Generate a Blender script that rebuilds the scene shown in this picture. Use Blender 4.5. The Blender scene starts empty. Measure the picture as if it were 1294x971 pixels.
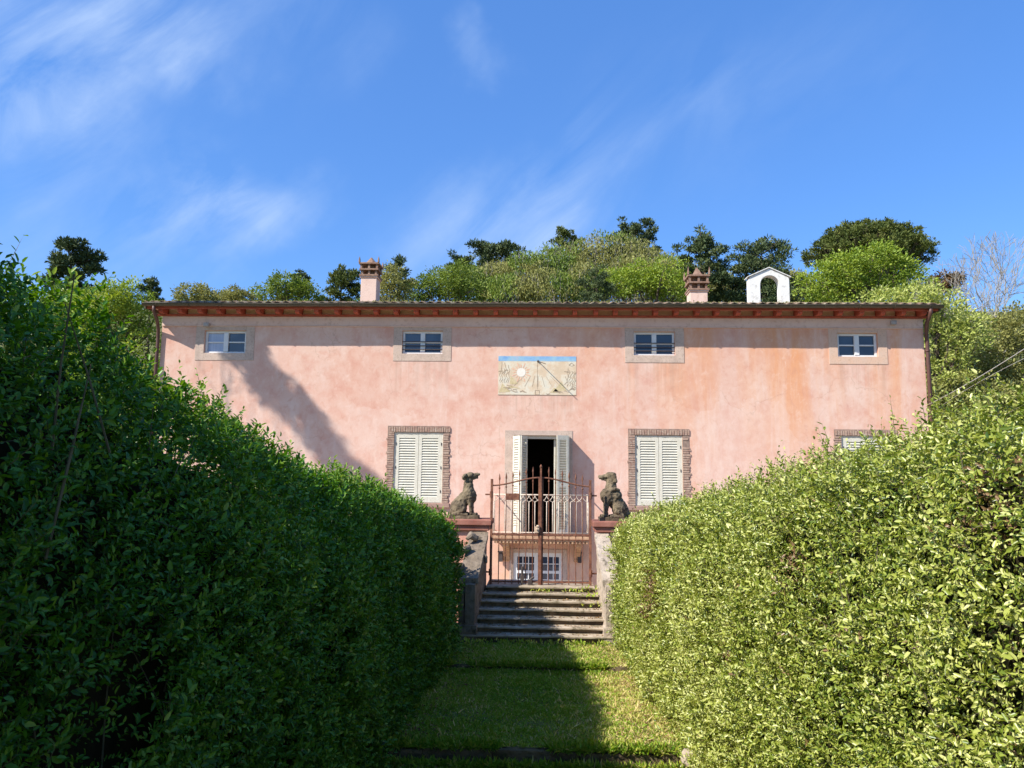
import bpy, bmesh, math, random
import numpy as np
from mathutils import Matrix, Vector
R = math.radians
rng = np.random.default_rng(7)
random.seed(7)
SC = bpy.context.scene
COL = SC.collection

# ------------------------------------------------------------------ camera
CZ = 2.33
yaw, pitch, roll = R(2.25), R(7.0), R(0.66)
fw = np.array([-math.sin(yaw)*math.cos(pitch), math.cos(yaw)*math.cos(pitch), math.sin(pitch)])
r0 = np.array([math.cos(yaw), math.sin(yaw), 0.0]); u0 = np.cross(r0, fw)
rt = math.cos(roll)*r0 + math.sin(roll)*u0
up = math.cos(roll)*u0 - math.sin(roll)*r0
cam = bpy.data.objects.new('camera', bpy.data.cameras.new('camera'))
COL.objects.link(cam)
cam.matrix_world = Matrix(((rt[0], up[0], -fw[0], 0), (rt[1], up[1], -fw[1], 0), (rt[2], up[2], -fw[2], CZ), (0, 0, 0, 1)))
cam.data.sensor_width = 36.0
cam.data.lens = 960/1294*36
cam.data.clip_start = 0.05
cam.data.clip_end = 5000
SC.camera = cam

# ------------------------------------------------------------------ sun and sky
SA, SB = 1.55, 1.60                      # for one metre into the picture the light goes SA right and SB down
L = Vector((SA, 1.0, -SB)).normalized()
sun = bpy.data.objects.new('sun', bpy.data.lights.new('sun', 'SUN'))
COL.objects.link(sun)
sun.data.energy = 4.5
sun.data.angle = R(0.53)
sun.data.color = (1.0, 0.95, 0.87)
sun.rotation_euler = L.to_track_quat('-Z', 'Y').to_euler()
sun.location = (-20, -15, 25)
sun_el = math.atan2(SB, math.hypot(SA, 1))
sun_az = math.atan2(-SA, -1.0)           # towards the sun, clockwise from +Y

world = bpy.data.worlds.new('World'); SC.world = world
world.use_nodes = True
nt = world.node_tree; N = nt.nodes; K = nt.links
N.clear()
out = N.new('ShaderNodeOutputWorld'); bg = N.new('ShaderNodeBackground')
bg.inputs['Strength'].default_value = 0.15
sky = N.new('ShaderNodeTexSky'); sky.sky_type = 'NISHITA'; sky.sun_disc = False
sky.sun_elevation = sun_el; sky.sun_rotation = sun_az % (2*math.pi)
sky.altitude = 200; sky.air_density = 1.0; sky.dust_density = 0.4; sky.ozone_density = 3.0
hs = N.new('ShaderNodeHueSaturation'); hs.inputs['Hue'].default_value = 0.508; hs.inputs['Saturation'].default_value = 1.25; hs.inputs['Value'].default_value = 1.0
K.new(sky.outputs[0], hs.inputs['Color'])
tc = N.new('ShaderNodeTexCoord')
blue = N.new('ShaderNodeMix'); blue.data_type = 'RGBA'; blue.inputs[0].default_value = 0.50; blue.inputs[7].default_value = (0.42, 1.08, 2.80, 1); K.new(hs.outputs[0], blue.inputs[6])   # deep clear-day blue, little falloff to the horizon
def wn(t, **kw):
    n = N.new(t)
    for k, v in kw.items(): setattr(n, k, v)
    return n
def wmath(op, a, b=None):
    n = wn('ShaderNodeMath', operation=op)
    for i, q in enumerate((a, b)):
        if q is None: continue
        if isinstance(q, (int, float)): n.inputs[i].default_value = q
        else: K.new(q, n.inputs[i])
    return n.outputs[0]
# thin high cloud: stretched noise, gathered round a few directions of the sky
mr = wn('ShaderNodeMapping'); mr.inputs['Rotation'].default_value = (0, R(40), 0); K.new(tc.outputs['Generated'], mr.inputs['Vector'])
mp = wn('ShaderNodeMapping'); mp.inputs['Scale'].default_value = (2.4, 3.0, 8.5); K.new(mr.outputs[0], mp.inputs['Vector'])
ns = wn('ShaderNodeTexNoise'); ns.inputs['Scale'].default_value = 1.7; ns.inputs['Detail'].default_value = 9; ns.inputs['Roughness'].default_value = 0.58; ns.inputs['Distortion'].default_value = 0.5
K.new(mp.outputs[0], ns.inputs['Vector'])
wisp = wn('ShaderNodeMapRange'); wisp.inputs['From Min'].default_value = 0.36; wisp.inputs['From Max'].default_value = 0.76
K.new(ns.outputs['Fac'], wisp.inputs['Value'])
CLOUDS = [((-0.58, 0.70, 0.41), 0.07, 0.9), ((-0.544, 0.729, 0.416), 0.075, 1.0), ((-0.484, 0.752, 0.447), 0.075, 0.9), ((-0.432, 0.765, 0.477), 0.07, 0.8), ((-0.56, 0.748, 0.356), 0.06, 0.5), ((-0.383, 0.769, 0.511), 0.07, 0.6), ((-0.27, 0.803, 0.532), 0.06, 0.4),
          ((-0.435, 0.852, 0.291), 0.055, 0.95), ((-0.377, 0.869, 0.319), 0.05, 1.0), ((-0.321, 0.888, 0.33), 0.045, 1.0), ((-0.51, 0.821, 0.257), 0.06, 0.7), ((-0.078, 0.859, 0.507), 0.03, 0.6),
          ((-0.128, 0.947, 0.296), 0.06, 0.75), ((-0.047, 0.946, 0.322), 0.06, 0.85), ((0.015, 0.948, 0.318), 0.05, 0.7), ((0.044, 0.93, 0.364), 0.05, 0.55), ((0.073, 0.909, 0.411), 0.06, 0.3), ((0.158, 0.894, 0.42), 0.08, 0.22), ((0.228, 0.862, 0.453), 0.07, 0.22), ((0.345, 0.807, 0.479), 0.07, 0.18)]
wz = wn('ShaderNodeTexNoise'); wz.inputs['Scale'].default_value = 5.5; wz.inputs['Detail'].default_value = 5; wz.inputs['Roughness'].default_value = 0.6
K.new(tc.outputs['Generated'], wz.inputs['Vector'])
wv = wn('ShaderNodeVectorMath', operation='MULTIPLY_ADD'); K.new(wz.outputs['Color'], wv.inputs[0]); wv.inputs[1].default_value = (.20, .20, .20); wv.inputs[2].default_value = (-.10, -.10, -.10)
wa = wn('ShaderNodeVectorMath', operation='ADD'); K.new(tc.outputs['Generated'], wa.inputs[0]); K.new(wv.outputs[0], wa.inputs[1])
acc = None
for d, rad, w in CLOUDS:
    d = Vector(d).normalized()
    v = wn('ShaderNodeVectorMath', operation='DISTANCE'); K.new(wa.outputs[0], v.inputs[0]); v.inputs[1].default_value = d
    m = wn('ShaderNodeMapRange', interpolation_type='SMOOTHERSTEP'); m.inputs['From Min'].default_value = rad*2.1; m.inputs['From Max'].default_value = 0; m.inputs['To Max'].default_value = w
    K.new(v.outputs['Value'], m.inputs['Value'])
    acc = m.outputs[0] if acc is None else wmath('ADD', acc, wmath('MULTIPLY', m.outputs[0], 0.62))
cl = wmath('MULTIPLY', wisp.outputs[0], wmath('MINIMUM', acc, 1.15))
cl2 = wmath('MULTIPLY', cl, 0.85); cl3 = wmath('MINIMUM', cl2, 0.8)
mx = wn('ShaderNodeMix', data_type='RGBA'); K.new(cl3, mx.inputs[0]); K.new(blue.outputs[2], mx.inputs[6]); mx.inputs[7].default_value = (2.1, 2.75, 3.9, 1)
K.new(mx.outputs[2], bg.inputs['Color']); K.new(bg.outputs[0], out.inputs[0])

SC.view_settings.view_transform = 'Standard'
SC.view_settings.look = 'None'
SC.view_settings.exposure = 0.9
SC.view_settings.gamma = 1.0
SC.render.engine = 'CYCLES'
SC.cycles.max_bounces = 8; SC.cycles.diffuse_bounces = 5; SC.cycles.glossy_bounces = 2; SC.cycles.transmission_bounces = 3; SC.cycles.transparent_max_bounces = 6
SC.cycles.use_denoising = True

# ------------------------------------------------------------------ materials
class MT:
    def __init__(s, name, rough=0.8, spec=0.3):
        s.m = bpy.data.materials.new(name); s.m.use_nodes = True
        s.nt = s.m.node_tree; s.b = s.nt.nodes['Principled BSDF']
        s.b.inputs['Roughness'].default_value = rough; s.b.inputs['Specular IOR Level'].default_value = spec
        s.tc = s.nt.nodes.new('ShaderNodeTexCoord')
    def link(s, a, b): s.nt.links.new(a, b)
    def noise(s, scale, detail=5, rough=0.55, stretch=(1, 1, 1), dist=0.0, off=(0, 0, 0)):
        m = s.nt.nodes.new('ShaderNodeMapping'); m.inputs['Scale'].default_value = stretch; m.inputs['Location'].default_value = off
        s.link(s.tc.outputs['Object'], m.inputs['Vector'])
        n = s.nt.nodes.new('ShaderNodeTexNoise'); n.inputs['Scale'].default_value = scale; n.inputs['Detail'].default_value = detail
        n.inputs['Roughness'].default_value = rough; n.inputs['Distortion'].default_value = dist
        s.link(m.outputs[0], n.inputs['Vector']); return n.outputs['Fac']
    def rng(s, v, a, b, lo=0.0, hi=1.0):
        n = s.nt.nodes.new('ShaderNodeMapRange'); n.inputs['From Min'].default_value = a; n.inputs['From Max'].default_value = b
        n.inputs['To Min'].default_value = lo; n.inputs['To Max'].default_value = hi; s.link(v, n.inputs['Value']); return n.outputs[0]
    def math(s, op, a, b):
        n = s.nt.nodes.new('ShaderNodeMath'); n.operation = op
        for i, q in enumerate((a, b)):
            if isinstance(q, (int, float)): n.inputs[i].default_value = q
            else: s.link(q, n.inputs[i])
        return n.outputs[0]
    def mix(s, f, a, b):
        n = s.nt.nodes.new('ShaderNodeMix'); n.data_type = 'RGBA'
        if isinstance(f, (int, float)): n.inputs[0].default_value = f
        else: s.link(f, n.inputs[0])
        for i, q in ((6, a), (7, b)):
            if isinstance(q, tuple): n.inputs[i].default_value = (*q, 1)
            else: s.link(q, n.inputs[i])
        return n.outputs[2]
    def ramp(s, v, stops):
        n = s.nt.nodes.new('ShaderNodeValToRGB'); e = n.color_ramp.elements
        while len(e) < len(stops): e.new(0.5)
        for q, (p, c) in zip(e, stops): q.position = p; q.color = (*c, 1)
        s.link(v, n.inputs[0]); return n.outputs[0]
    def color(s, c):
        if isinstance(c, tuple): s.b.inputs['Base Color'].default_value = (*c, 1)
        else: s.link(c, s.b.inputs['Base Color'])
        return s
    def bump(s, v, strength=0.3, dist=0.02):
        n = s.nt.nodes.new('ShaderNodeBump'); n.inputs['Strength'].default_value = strength; n.inputs['Distance'].default_value = dist
        s.link(v, n.inputs['Height']); s.link(n.outputs[0], s.b.inputs['Normal']); return s

def mottled(name, c1, c2, scale=6, rough=0.8, c3=None, s3=30, bump=0.3, dist=0.01, spec=0.25, lo=0.35, hi=0.65):
    t = MT(name, rough, spec)
    n = t.noise(scale, 6); c = t.mix(t.rng(n, lo, hi), c1, c2)
    n2 = t.noise(s3, 6, 0.65)
    if c3: c = t.mix(t.rng(n2, 0.52, 0.68), c, c3)
    t.color(c); t.bump(n2, bump, dist); return t.m

SMALL = [(-9.16, -8.013, 5.58, 6.20), (-3.75, -2.66, 5.59, 6.215), (2.44, 3.525, 5.58, 6.215), (7.765, 8.805, 5.57, 6.20)]
SHUT = [(-3.89, -2.585, 1.64, 3.48), (2.445, 3.68, 1.635, 3.46), (7.755, 9.0, 1.63, 3.49)]
def plaster():
    t = MT('pink_plaster', 0.92, 0.12)
    a = t.noise(0.55, 7, 0.6); b = t.noise(2.3, 8, 0.62); f = t.noise(14, 6, 0.7)
    c = t.mix(t.rng(a, 0.33, 0.68), (0.575, 0.335, 0.255), (0.63, 0.44, 0.35))
    c = t.mix(t.rng(b, 0.50, 0.72, 0, 0.6), c, (0.66, 0.505, 0.425))
    c = t.mix(t.rng(b, 0.49, 0.34, 0, 0.6), c, (0.54, 0.275, 0.205))
    # iron-orange runs, strongest towards the right part of the wall
    st = t.noise(1.0, 6, 0.6, (0.75, 1, 0.10), 0.4, (3.1, 0, 0))
    sx = t.nt.nodes.new('ShaderNodeSeparateXYZ'); t.link(t.tc.outputs['Object'], sx.inputs[0])
    gx = t.rng(sx.outputs['X'], -1.0, 5.0, 0.06, 0.9)
    run = t.math('MULTIPLY', t.rng(st, 0.44, 0.60), gx)
    gz = t.rng(sx.outputs['Z'], 6.4, 3.0, 1.0, 0.45)
    c = t.mix(t.math('MULTIPLY', run, gz), c, (0.62, 0.275, 0.115))
    # pale washed runs under the eave and damp low down
    st2 = t.noise(1.6, 6, 0.65, (1.2, 1, 0.12), 0.2, (9, 0, 0))
    c = t.mix(t.rng(st2, 0.54, 0.72, 0, 0.55), c, (0.67, 0.53, 0.45))
    low = t.math('MULTIPLY', t.rng(sx.outputs['Z'], 1.7, -0.4), t.rng(b, 0.35, 0.6, 0.3, 1))
    c = t.mix(low, c, (0.62, 0.40, 0.26))
    m6 = t.noise(6.5, 7, 0.65, (1, 1, .7), 0.8)
    c = t.mix(t.rng(m6, 0.54, 0.70, 0, 0.38), c, (0.69, 0.53, 0.44)); c = t.mix(t.rng(m6, 0.46, 0.32, 0, 0.38), c, (0.50, 0.24, 0.165))
    # rain runs under the sills and the sundial
    dr = t.noise(2.6, 6, 0.7, (2.4, 1, 0.09), 0.15, (5, 0, 2)); drm = t.rng(dr, 0.44, 0.64)
    for (xa, xb, zt_, ln_) in [(a-.28, b+.28, c-.1, 1.3) for a, b, c, d in SMALL+SHUT]+[(-1.2, .95, 4.5, .9)]:
        mxk = t.math('MULTIPLY', t.rng(sx.outputs['X'], xa-.05, xa+.12), t.rng(sx.outputs['X'], xb+.05, xb-.12))
        mzk = t.math('MULTIPLY', t.rng(sx.outputs['Z'], zt_-ln_, zt_-.1), t.rng(sx.outputs['Z'], zt_+.05, zt_))
        c = t.mix(t.math('MULTIPLY', t.math('MULTIPLY', mxk, mzk), t.math('MULTIPLY', drm, 0.42)), c, (0.36, 0.23, 0.17))
    # hairline cracks and old patches
    vo = t.nt.nodes.new('ShaderNodeTexVoronoi'); vo.feature = 'DISTANCE_TO_EDGE'; vo.inputs['Scale'].default_value = 0.62
    vm = t.nt.nodes.new('ShaderNodeVectorMath'); vm.operation = 'ADD'; wn_ = t.nt.nodes.new('ShaderNodeTexNoise'); wn_.inputs['Scale'].default_value = 2.2; wn_.inputs['Detail'].default_value = 6
    t.link(t.tc.outputs['Object'], wn_.inputs['Vector']); t.link(t.tc.outputs['Object'], vm.inputs[0]); t.link(wn_.outputs['Color'], vm.inputs[1]); t.link(vm.outputs[0], vo.inputs['Vector'])
    ck = t.math('MULTIPLY', t.rng(vo.outputs['Distance'], 0.012, 0.0), t.rng(a, 0.45, 0.6))
    c = t.mix(t.math('MULTIPLY', ck, 0.3), c, (0.28, 0.15, 0.11))
    vp = t.nt.nodes.new('ShaderNodeTexVoronoi'); vp.inputs['Scale'].default_value = 0.5; t.link(vm.outputs[0], vp.inputs['Vector'])
    sp = t.nt.nodes.new('ShaderNodeSeparateColor'); t.link(vp.outputs['Color'], sp.inputs[0])
    c = t.mix(t.rng(sp.outputs[0], 0.70, 0.92, 0, 0.22), c, (0.66, 0.50, 0.42))
    c = t.mix(t.rng(sp.outputs[1], 0.75, 0.95, 0, 0.18), c, (0.55, 0.28, 0.20))
    scr = t.noise(5, 8, 0.75, (1, 1, 1), 1.5)
    c = t.mix(t.rng(scr, 0.62, 0.70, 0, 0.4), c, (0.42, 0.22, 0.17))
    t.color(c); t.bump(t.math('ADD', f, t.math('MULTIPLY', b, 1.5)), 0.35, 0.012)
    return t.m

M = {}
M['plaster'] = plaster()
M['band'] = mottled('cornice_plaster', (0.62, 0.44, 0.36), (0.67, 0.50, 0.41), 1.5, 0.9, (0.54, 0.37, 0.29), 9)
M['infill'] = mottled('eave_plaster', (0.70, 0.52, 0.40), (0.76, 0.58, 0.46), 3, 0.9, (0.58, 0.40, 0.30), 11)
M['stone'] = mottled('grey_sandstone', (0.43, 0.325, 0.26), (0.52, 0.40, 0.32), 3.5, 0.9, (0.34, 0.26, 0.205), 24)
M['stonewarm'] = mottled('warm_sandstone', (0.58, 0.38, 0.27), (0.54, 0.39, 0.30), 3.5, 0.9, (0.45, 0.31, 0.22), 24)
M['white'] = mottled('white_paint', (0.54, 0.51, 0.41), (0.60, 0.57, 0.475), 5, 0.55, (0.40, 0.36, 0.28), 40, 0.1, 0.003)
M['frame'] = mottled('window_paint', (0.58, 0.59, 0.58), (0.66, 0.67, 0.66), 5, 0.5, None, 40, 0.1, 0.003)
M['limewash'] = mottled('lime_wash', (0.66, 0.645, 0.60), (0.74, 0.725, 0.69), 2.5, 0.9, (0.40, 0.38, 0.33), 5)
M['red'] = mottled('red_oxide_wood', (0.31, 0.066, 0.040), (0.38, 0.09, 0.052), 6, 0.75, (0.17, 0.042, 0.028), 26)
M['pianelle'] = mottled('soffit_tile', (0.56, 0.33, 0.23), (0.60, 0.38, 0.27), 4, 0.9, (0.36, 0.15, 0.09), 14)
M['gutter'] = mottled('bronze_gutter', (0.050, 0.042, 0.026), (0.075, 0.058, 0.034), 4, 0.45, (0.10, 0.07, 0.04), 18, 0.1, 0.003, 0.5)
M['pipe'] = mottled('brown_pipe', (0.10, 0.045, 0.032), (0.075, 0.033, 0.026), 4, 0.5, None, 20, 0.1, 0.003, 0.4)
M['terracotta'] = mottled('terracotta', (0.21, 0.12, 0.083), (0.31, 0.20, 0.14), 7, 0.85, (0.13, 0.08, 0.06), 16)
M['tile'] = mottled('mossy_roof_tile', (0.16, 0.105, 0.07), (0.24, 0.165, 0.11), 3, 0.9, (0.33, 0.32, 0.20), 7, 0.5, 0.02)
M['brick'] = mottled('old_brick', (0.27, 0.16, 0.12), (0.38, 0.27, 0.20), 9, 0.9, (0.46, 0.37, 0.29), 22, 0.5, 0.01)
M['mortar'] = mottled('pale_mortar', (0.20, 0.14, 0.11), (0.28, 0.20, 0.155), 12, 0.95, None, 40)
M['sill'] = mottled('dark_sill_stone', (0.30, 0.19, 0.15), (0.38, 0.25, 0.19), 6, 0.9, (0.24, 0.15, 0.12), 26)
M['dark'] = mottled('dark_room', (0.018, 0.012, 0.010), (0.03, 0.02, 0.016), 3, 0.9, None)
M['pillar'] = mottled('pillar_plaster', (0.60, 0.28, 0.20), (0.66, 0.37, 0.27), 3, 0.92, (0.45, 0.21, 0.16), 14)
M['coping'] = mottled('red_coping', (0.25, 0.09, 0.062), (0.34, 0.15, 0.105), 5, 0.85, (0.25, 0.11, 0.08), 18)
M['step'] = mottled('worn_step_stone', (0.28, 0.225, 0.15), (0.44, 0.36, 0.265), 4, 0.92, (0.075, 0.065, 0.03), 6, 0.6, 0.02)
M['riser'] = mottled('mossy_riser', (0.10, 0.075, 0.05), (0.20, 0.15, 0.10), 5, 0.95, (0.06, 0.06, 0.025), 13, 0.6, 0.02)
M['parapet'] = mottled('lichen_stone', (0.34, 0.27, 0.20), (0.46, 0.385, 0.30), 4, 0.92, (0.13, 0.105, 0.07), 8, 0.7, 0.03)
M['parapet_shaded'] = mottled('shaded_lichen_stone', (0.15, 0.115, 0.08), (0.24, 0.19, 0.14), 4, 0.92, (0.07, 0.055, 0.035), 10, 0.7, 0.03)  # parapet stone darkened; the left side's shade is put into the colour
M['statue'] = mottled('weathered_statue_stone', (0.085, 0.062, 0.040), (0.20, 0.155, 0.095), 7, 0.95, (0.034, 0.028, 0.018), 19, 0.8, 0.012)
M['rust'] = mottled('rusted_iron', (0.13, 0.050, 0.032), (0.24, 0.105, 0.058), 12, 0.85, (0.075, 0.034, 0.026), 30, 0.3, 0.003)
M['rail'] = mottled('pale_painted_iron', (0.52, 0.42, 0.33), (0.60, 0.50, 0.40), 9, 0.7, (0.30, 0.19, 0.13), 26)
M['iron'] = mottled('dark_iron', (0.05, 0.04, 0.04), (0.08, 0.06, 0.05), 9, 0.6, None)
M['slab'] = mottled('balcony_stone', (0.34, 0.20, 0.12), (0.46, 0.29, 0.17), 6, 0.9, (0.16, 0.09, 0.055), 14, 0.5, 0.02)
M['cream'] = mottled('cream_ceramic', (0.50, 0.36, 0.24), (0.58, 0.44, 0.31), 16, 0.6, (0.2, 0.12, 0.08), 40)
M['bark'] = mottled('bark', (0.075, 0.055, 0.04), (0.13, 0.10, 0.075), 8, 0.95, None, 30, 0.6, 0.02)
M['greybark'] = mottled('pale_bark', (0.20, 0.185, 0.16), (0.26, 0.24, 0.21), 8, 0.95, None, 30, 0.5, 0.02)
M['twig'] = mottled('hedge_twig', (0.075, 0.065, 0.035), (0.12, 0.10, 0.06), 10, 0.9, None)
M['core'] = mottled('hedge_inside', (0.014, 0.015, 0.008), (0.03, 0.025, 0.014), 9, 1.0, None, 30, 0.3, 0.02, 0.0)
M['gravel'] = mottled('courtyard_gravel', (0.40, 0.33, 0.25), (0.50, 0.42, 0.33), 2, 0.95, (0.28, 0.23, 0.17), 40, 0.6, 0.02)
M['soil'] = mottled('turf_soil', (0.10, 0.11, 0.03), (0.21, 0.18, 0.065), 3, 1.0, (0.12, 0.15, 0.035), 16, 0.7, 0.03)
M['edging'] = mottled('mossy_edging', (0.09, 0.065, 0.035), (0.15, 0.11, 0.06), 5, 0.95, (0.05, 0.055, 0.018), 12, 0.8, 0.03)
M['meadow'] = mottled('hill_grass', (0.075, 0.10, 0.025), (0.13, 0.13, 0.045), 0.3, 1.0, (0.10, 0.085, 0.045), 2, 0.6, 0.1)
M['cable'] = mottled('pale_cable', (0.48, 0.46, 0.42), (0.56, 0.54, 0.5), 10, 0.5, None)
M['lamp'] = mottled('grey_lamp', (0.30, 0.28, 0.27), (0.36, 0.34, 0.32), 10, 0.5, None)

def glass():
    t = MT('window_glass', 0.04, 0.5); t.b.inputs['IOR'].default_value = 1.6
    n = t.noise(0.9, 2); t.color(t.mix(t.rng(n, 0.4, 0.6), (0.020, 0.032, 0.055), (0.045, 0.065, 0.10)))
    t.bump(t.noise(1.5, 2), 0.03, 0.05); return t.m
M['glass'] = glass()
def pale_reflection():  # pane with a pale bluish reflection put into its base colour
    t = MT('pale_reflection_glass', 0.06, 0.5); t.b.inputs['IOR'].default_value = 1.6
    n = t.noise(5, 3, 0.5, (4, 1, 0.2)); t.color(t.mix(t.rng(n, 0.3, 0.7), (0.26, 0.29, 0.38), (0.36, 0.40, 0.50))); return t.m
M['pale_reflection'] = pale_reflection()

def fresco(name, stops, scale=3):
    t = MT(name, 0.9, 0.1)
    n = t.noise(scale, 7, 0.65); c = t.ramp(n, stops)
    n2 = t.noise(16, 6, 0.7); c = t.mix(t.rng(n2, 0.58, 0.7, 0, 0.35), c, (0.50, 0.36, 0.22)); t.color(c); t.bump(n2, 0.2, 0.005); return t.m
M['fresco'] = fresco('fresco_ground', [(0.3, (0.50, 0.40, 0.28)), (0.45, (0.56, 0.44, 0.31)), (0.55, (0.60, 0.54, 0.42)), (0.7, (0.52, 0.50, 0.42))])
M['blueband'] = fresco('fresco_blue', [(0.3, (0.12, 0.24, 0.46)), (0.45, (0.20, 0.36, 0.55)), (0.56, (0.26, 0.42, 0.52)), (0.7, (0.36, 0.36, 0.48))], 2.2)
M['sepia'] = mottled('sepia_paint', (0.27, 0.20, 0.14), (0.40, 0.31, 0.22), 12, 0.9, None)
M['ochre'] = mottled('ochre_paint', (0.44, 0.36, 0.20), (0.54, 0.44, 0.27), 12, 0.9, None)
M['rosepaint'] = mottled('rose_paint', (0.62, 0.34, 0.23), (0.68, 0.42, 0.3), 12, 0.9, None)
M['sunpaint'] = mottled('sun_paint', (0.66, 0.60, 0.52), (0.70, 0.65, 0.57), 12, 0.9, None)

def leafmat(name, stops, trans=0.3, rough=0.45, spec=0.4, tcol=None):
    t = MT(name, rough, spec)
    a = t.nt.nodes.new('ShaderNodeAttribute'); a.attribute_name = 'tint'
    c = t.ramp(a.outputs['Fac'], stops); t.color(c)
    tr = t.nt.nodes.new('ShaderNodeBsdfTranslucent')
    hv = t.nt.nodes.new('ShaderNodeHueSaturation'); hv.inputs['Hue'].default_value = 0.485; hv.inputs['Saturation'].default_value = 1.1; hv.inputs['Value'].default_value = 1.25
    t.link(c, hv.inputs['Color']); t.link(hv.outputs[0], tr.inputs['Color'])
    ms = t.nt.nodes.new('ShaderNodeMixShader'); ms.inputs[0].default_value = trans
    t.link(t.b.outputs[0], ms.inputs[1]); t.link(tr.outputs[0], ms.inputs[2])
    t.link(ms.outputs[0], t.nt.nodes['Material Output'].inputs['Surface'])
    return t.m
M['laurel'] = leafmat('laurel_leaf', [(0.0, (0.032, 0.105, 0.010)), (0.5, (0.078, 0.205, 0.018)), (0.8, (0.16, 0.29, 0.03)), (1.0, (0.30, 0.39, 0.08))], 0.30, 0.40, 0.28)
M['box'] = leafmat('box_leaf', [(0.0, (0.050, 0.095, 0.012)), (0.35, (0.17, 0.23, 0.026)), (0.65, (0.37, 0.41, 0.070)), (0.93, (0.56, 0.57, 0.20)), (0.95, (0.56, 0.57, 0.20)), (1.0, (0.26, 0.165, 0.08))], 0.30, 0.36, 0.5)
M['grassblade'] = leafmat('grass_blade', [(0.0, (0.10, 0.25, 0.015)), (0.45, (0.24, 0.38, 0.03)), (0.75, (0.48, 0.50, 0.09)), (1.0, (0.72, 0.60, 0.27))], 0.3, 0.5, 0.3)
M['pineneedle'] = leafmat('pine_needle', [(0.0, (0.038, 0.062, 0.026)), (0.5, (0.082, 0.115, 0.043)), (1.0, (0.17, 0.19, 0.066))], 0.08, 0.6, 0.2)
M['umbrella'] = leafmat('umbrella_pine_needle', [(0.0, (0.05, 0.075, 0.018)), (0.5, (0.11, 0.14, 0.032)), (1.0, (0.19, 0.20, 0.05))], 0.1, 0.6, 0.2)
M['springleaf'] = leafmat('spring_leaf', [(0.0, (0.14, 0.22, 0.025)), (0.5, (0.25, 0.34, 0.045)), (1.0, (0.40, 0.46, 0.085))], 0.35, 0.5, 0.3)
M['paleleaf'] = leafmat('pale_spring_leaf', [(0.0, (0.24, 0.30, 0.06)), (0.5, (0.42, 0.47, 0.12)), (1.0, (0.62, 0.62, 0.25))], 0.35, 0.5, 0.3)
M['oliveleaf'] = leafmat('budding_leaf', [(0.0, (0.17, 0.165, 0.055)), (0.5, (0.27, 0.275, 0.08)), (1.0, (0.38, 0.37, 0.13))], 0.3, 0.6, 0.2)
M['midleaf'] = leafmat('mid_green_leaf', [(0.0, (0.09, 0.15, 0.025)), (0.5, (0.17, 0.24, 0.04)), (1.0, (0.28, 0.33, 0.07))], 0.3, 0.55, 0.25)
M['russet'] = leafmat('russet_leaf', [(0.0, (0.12, 0.07, 0.035)), (0.5, (0.19, 0.11, 0.05)), (1.0, (0.19, 0.17, 0.06))], 0.3, 0.6, 0.2)
M['deadleaf'] = leafmat('dead_leaf', [(0.0, (0.14, 0.08, 0.035)), (0.5, (0.24, 0.14, 0.06)), (1.0, (0.36, 0.24, 0.11))], 0.2, 0.7, 0.2)

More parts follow.
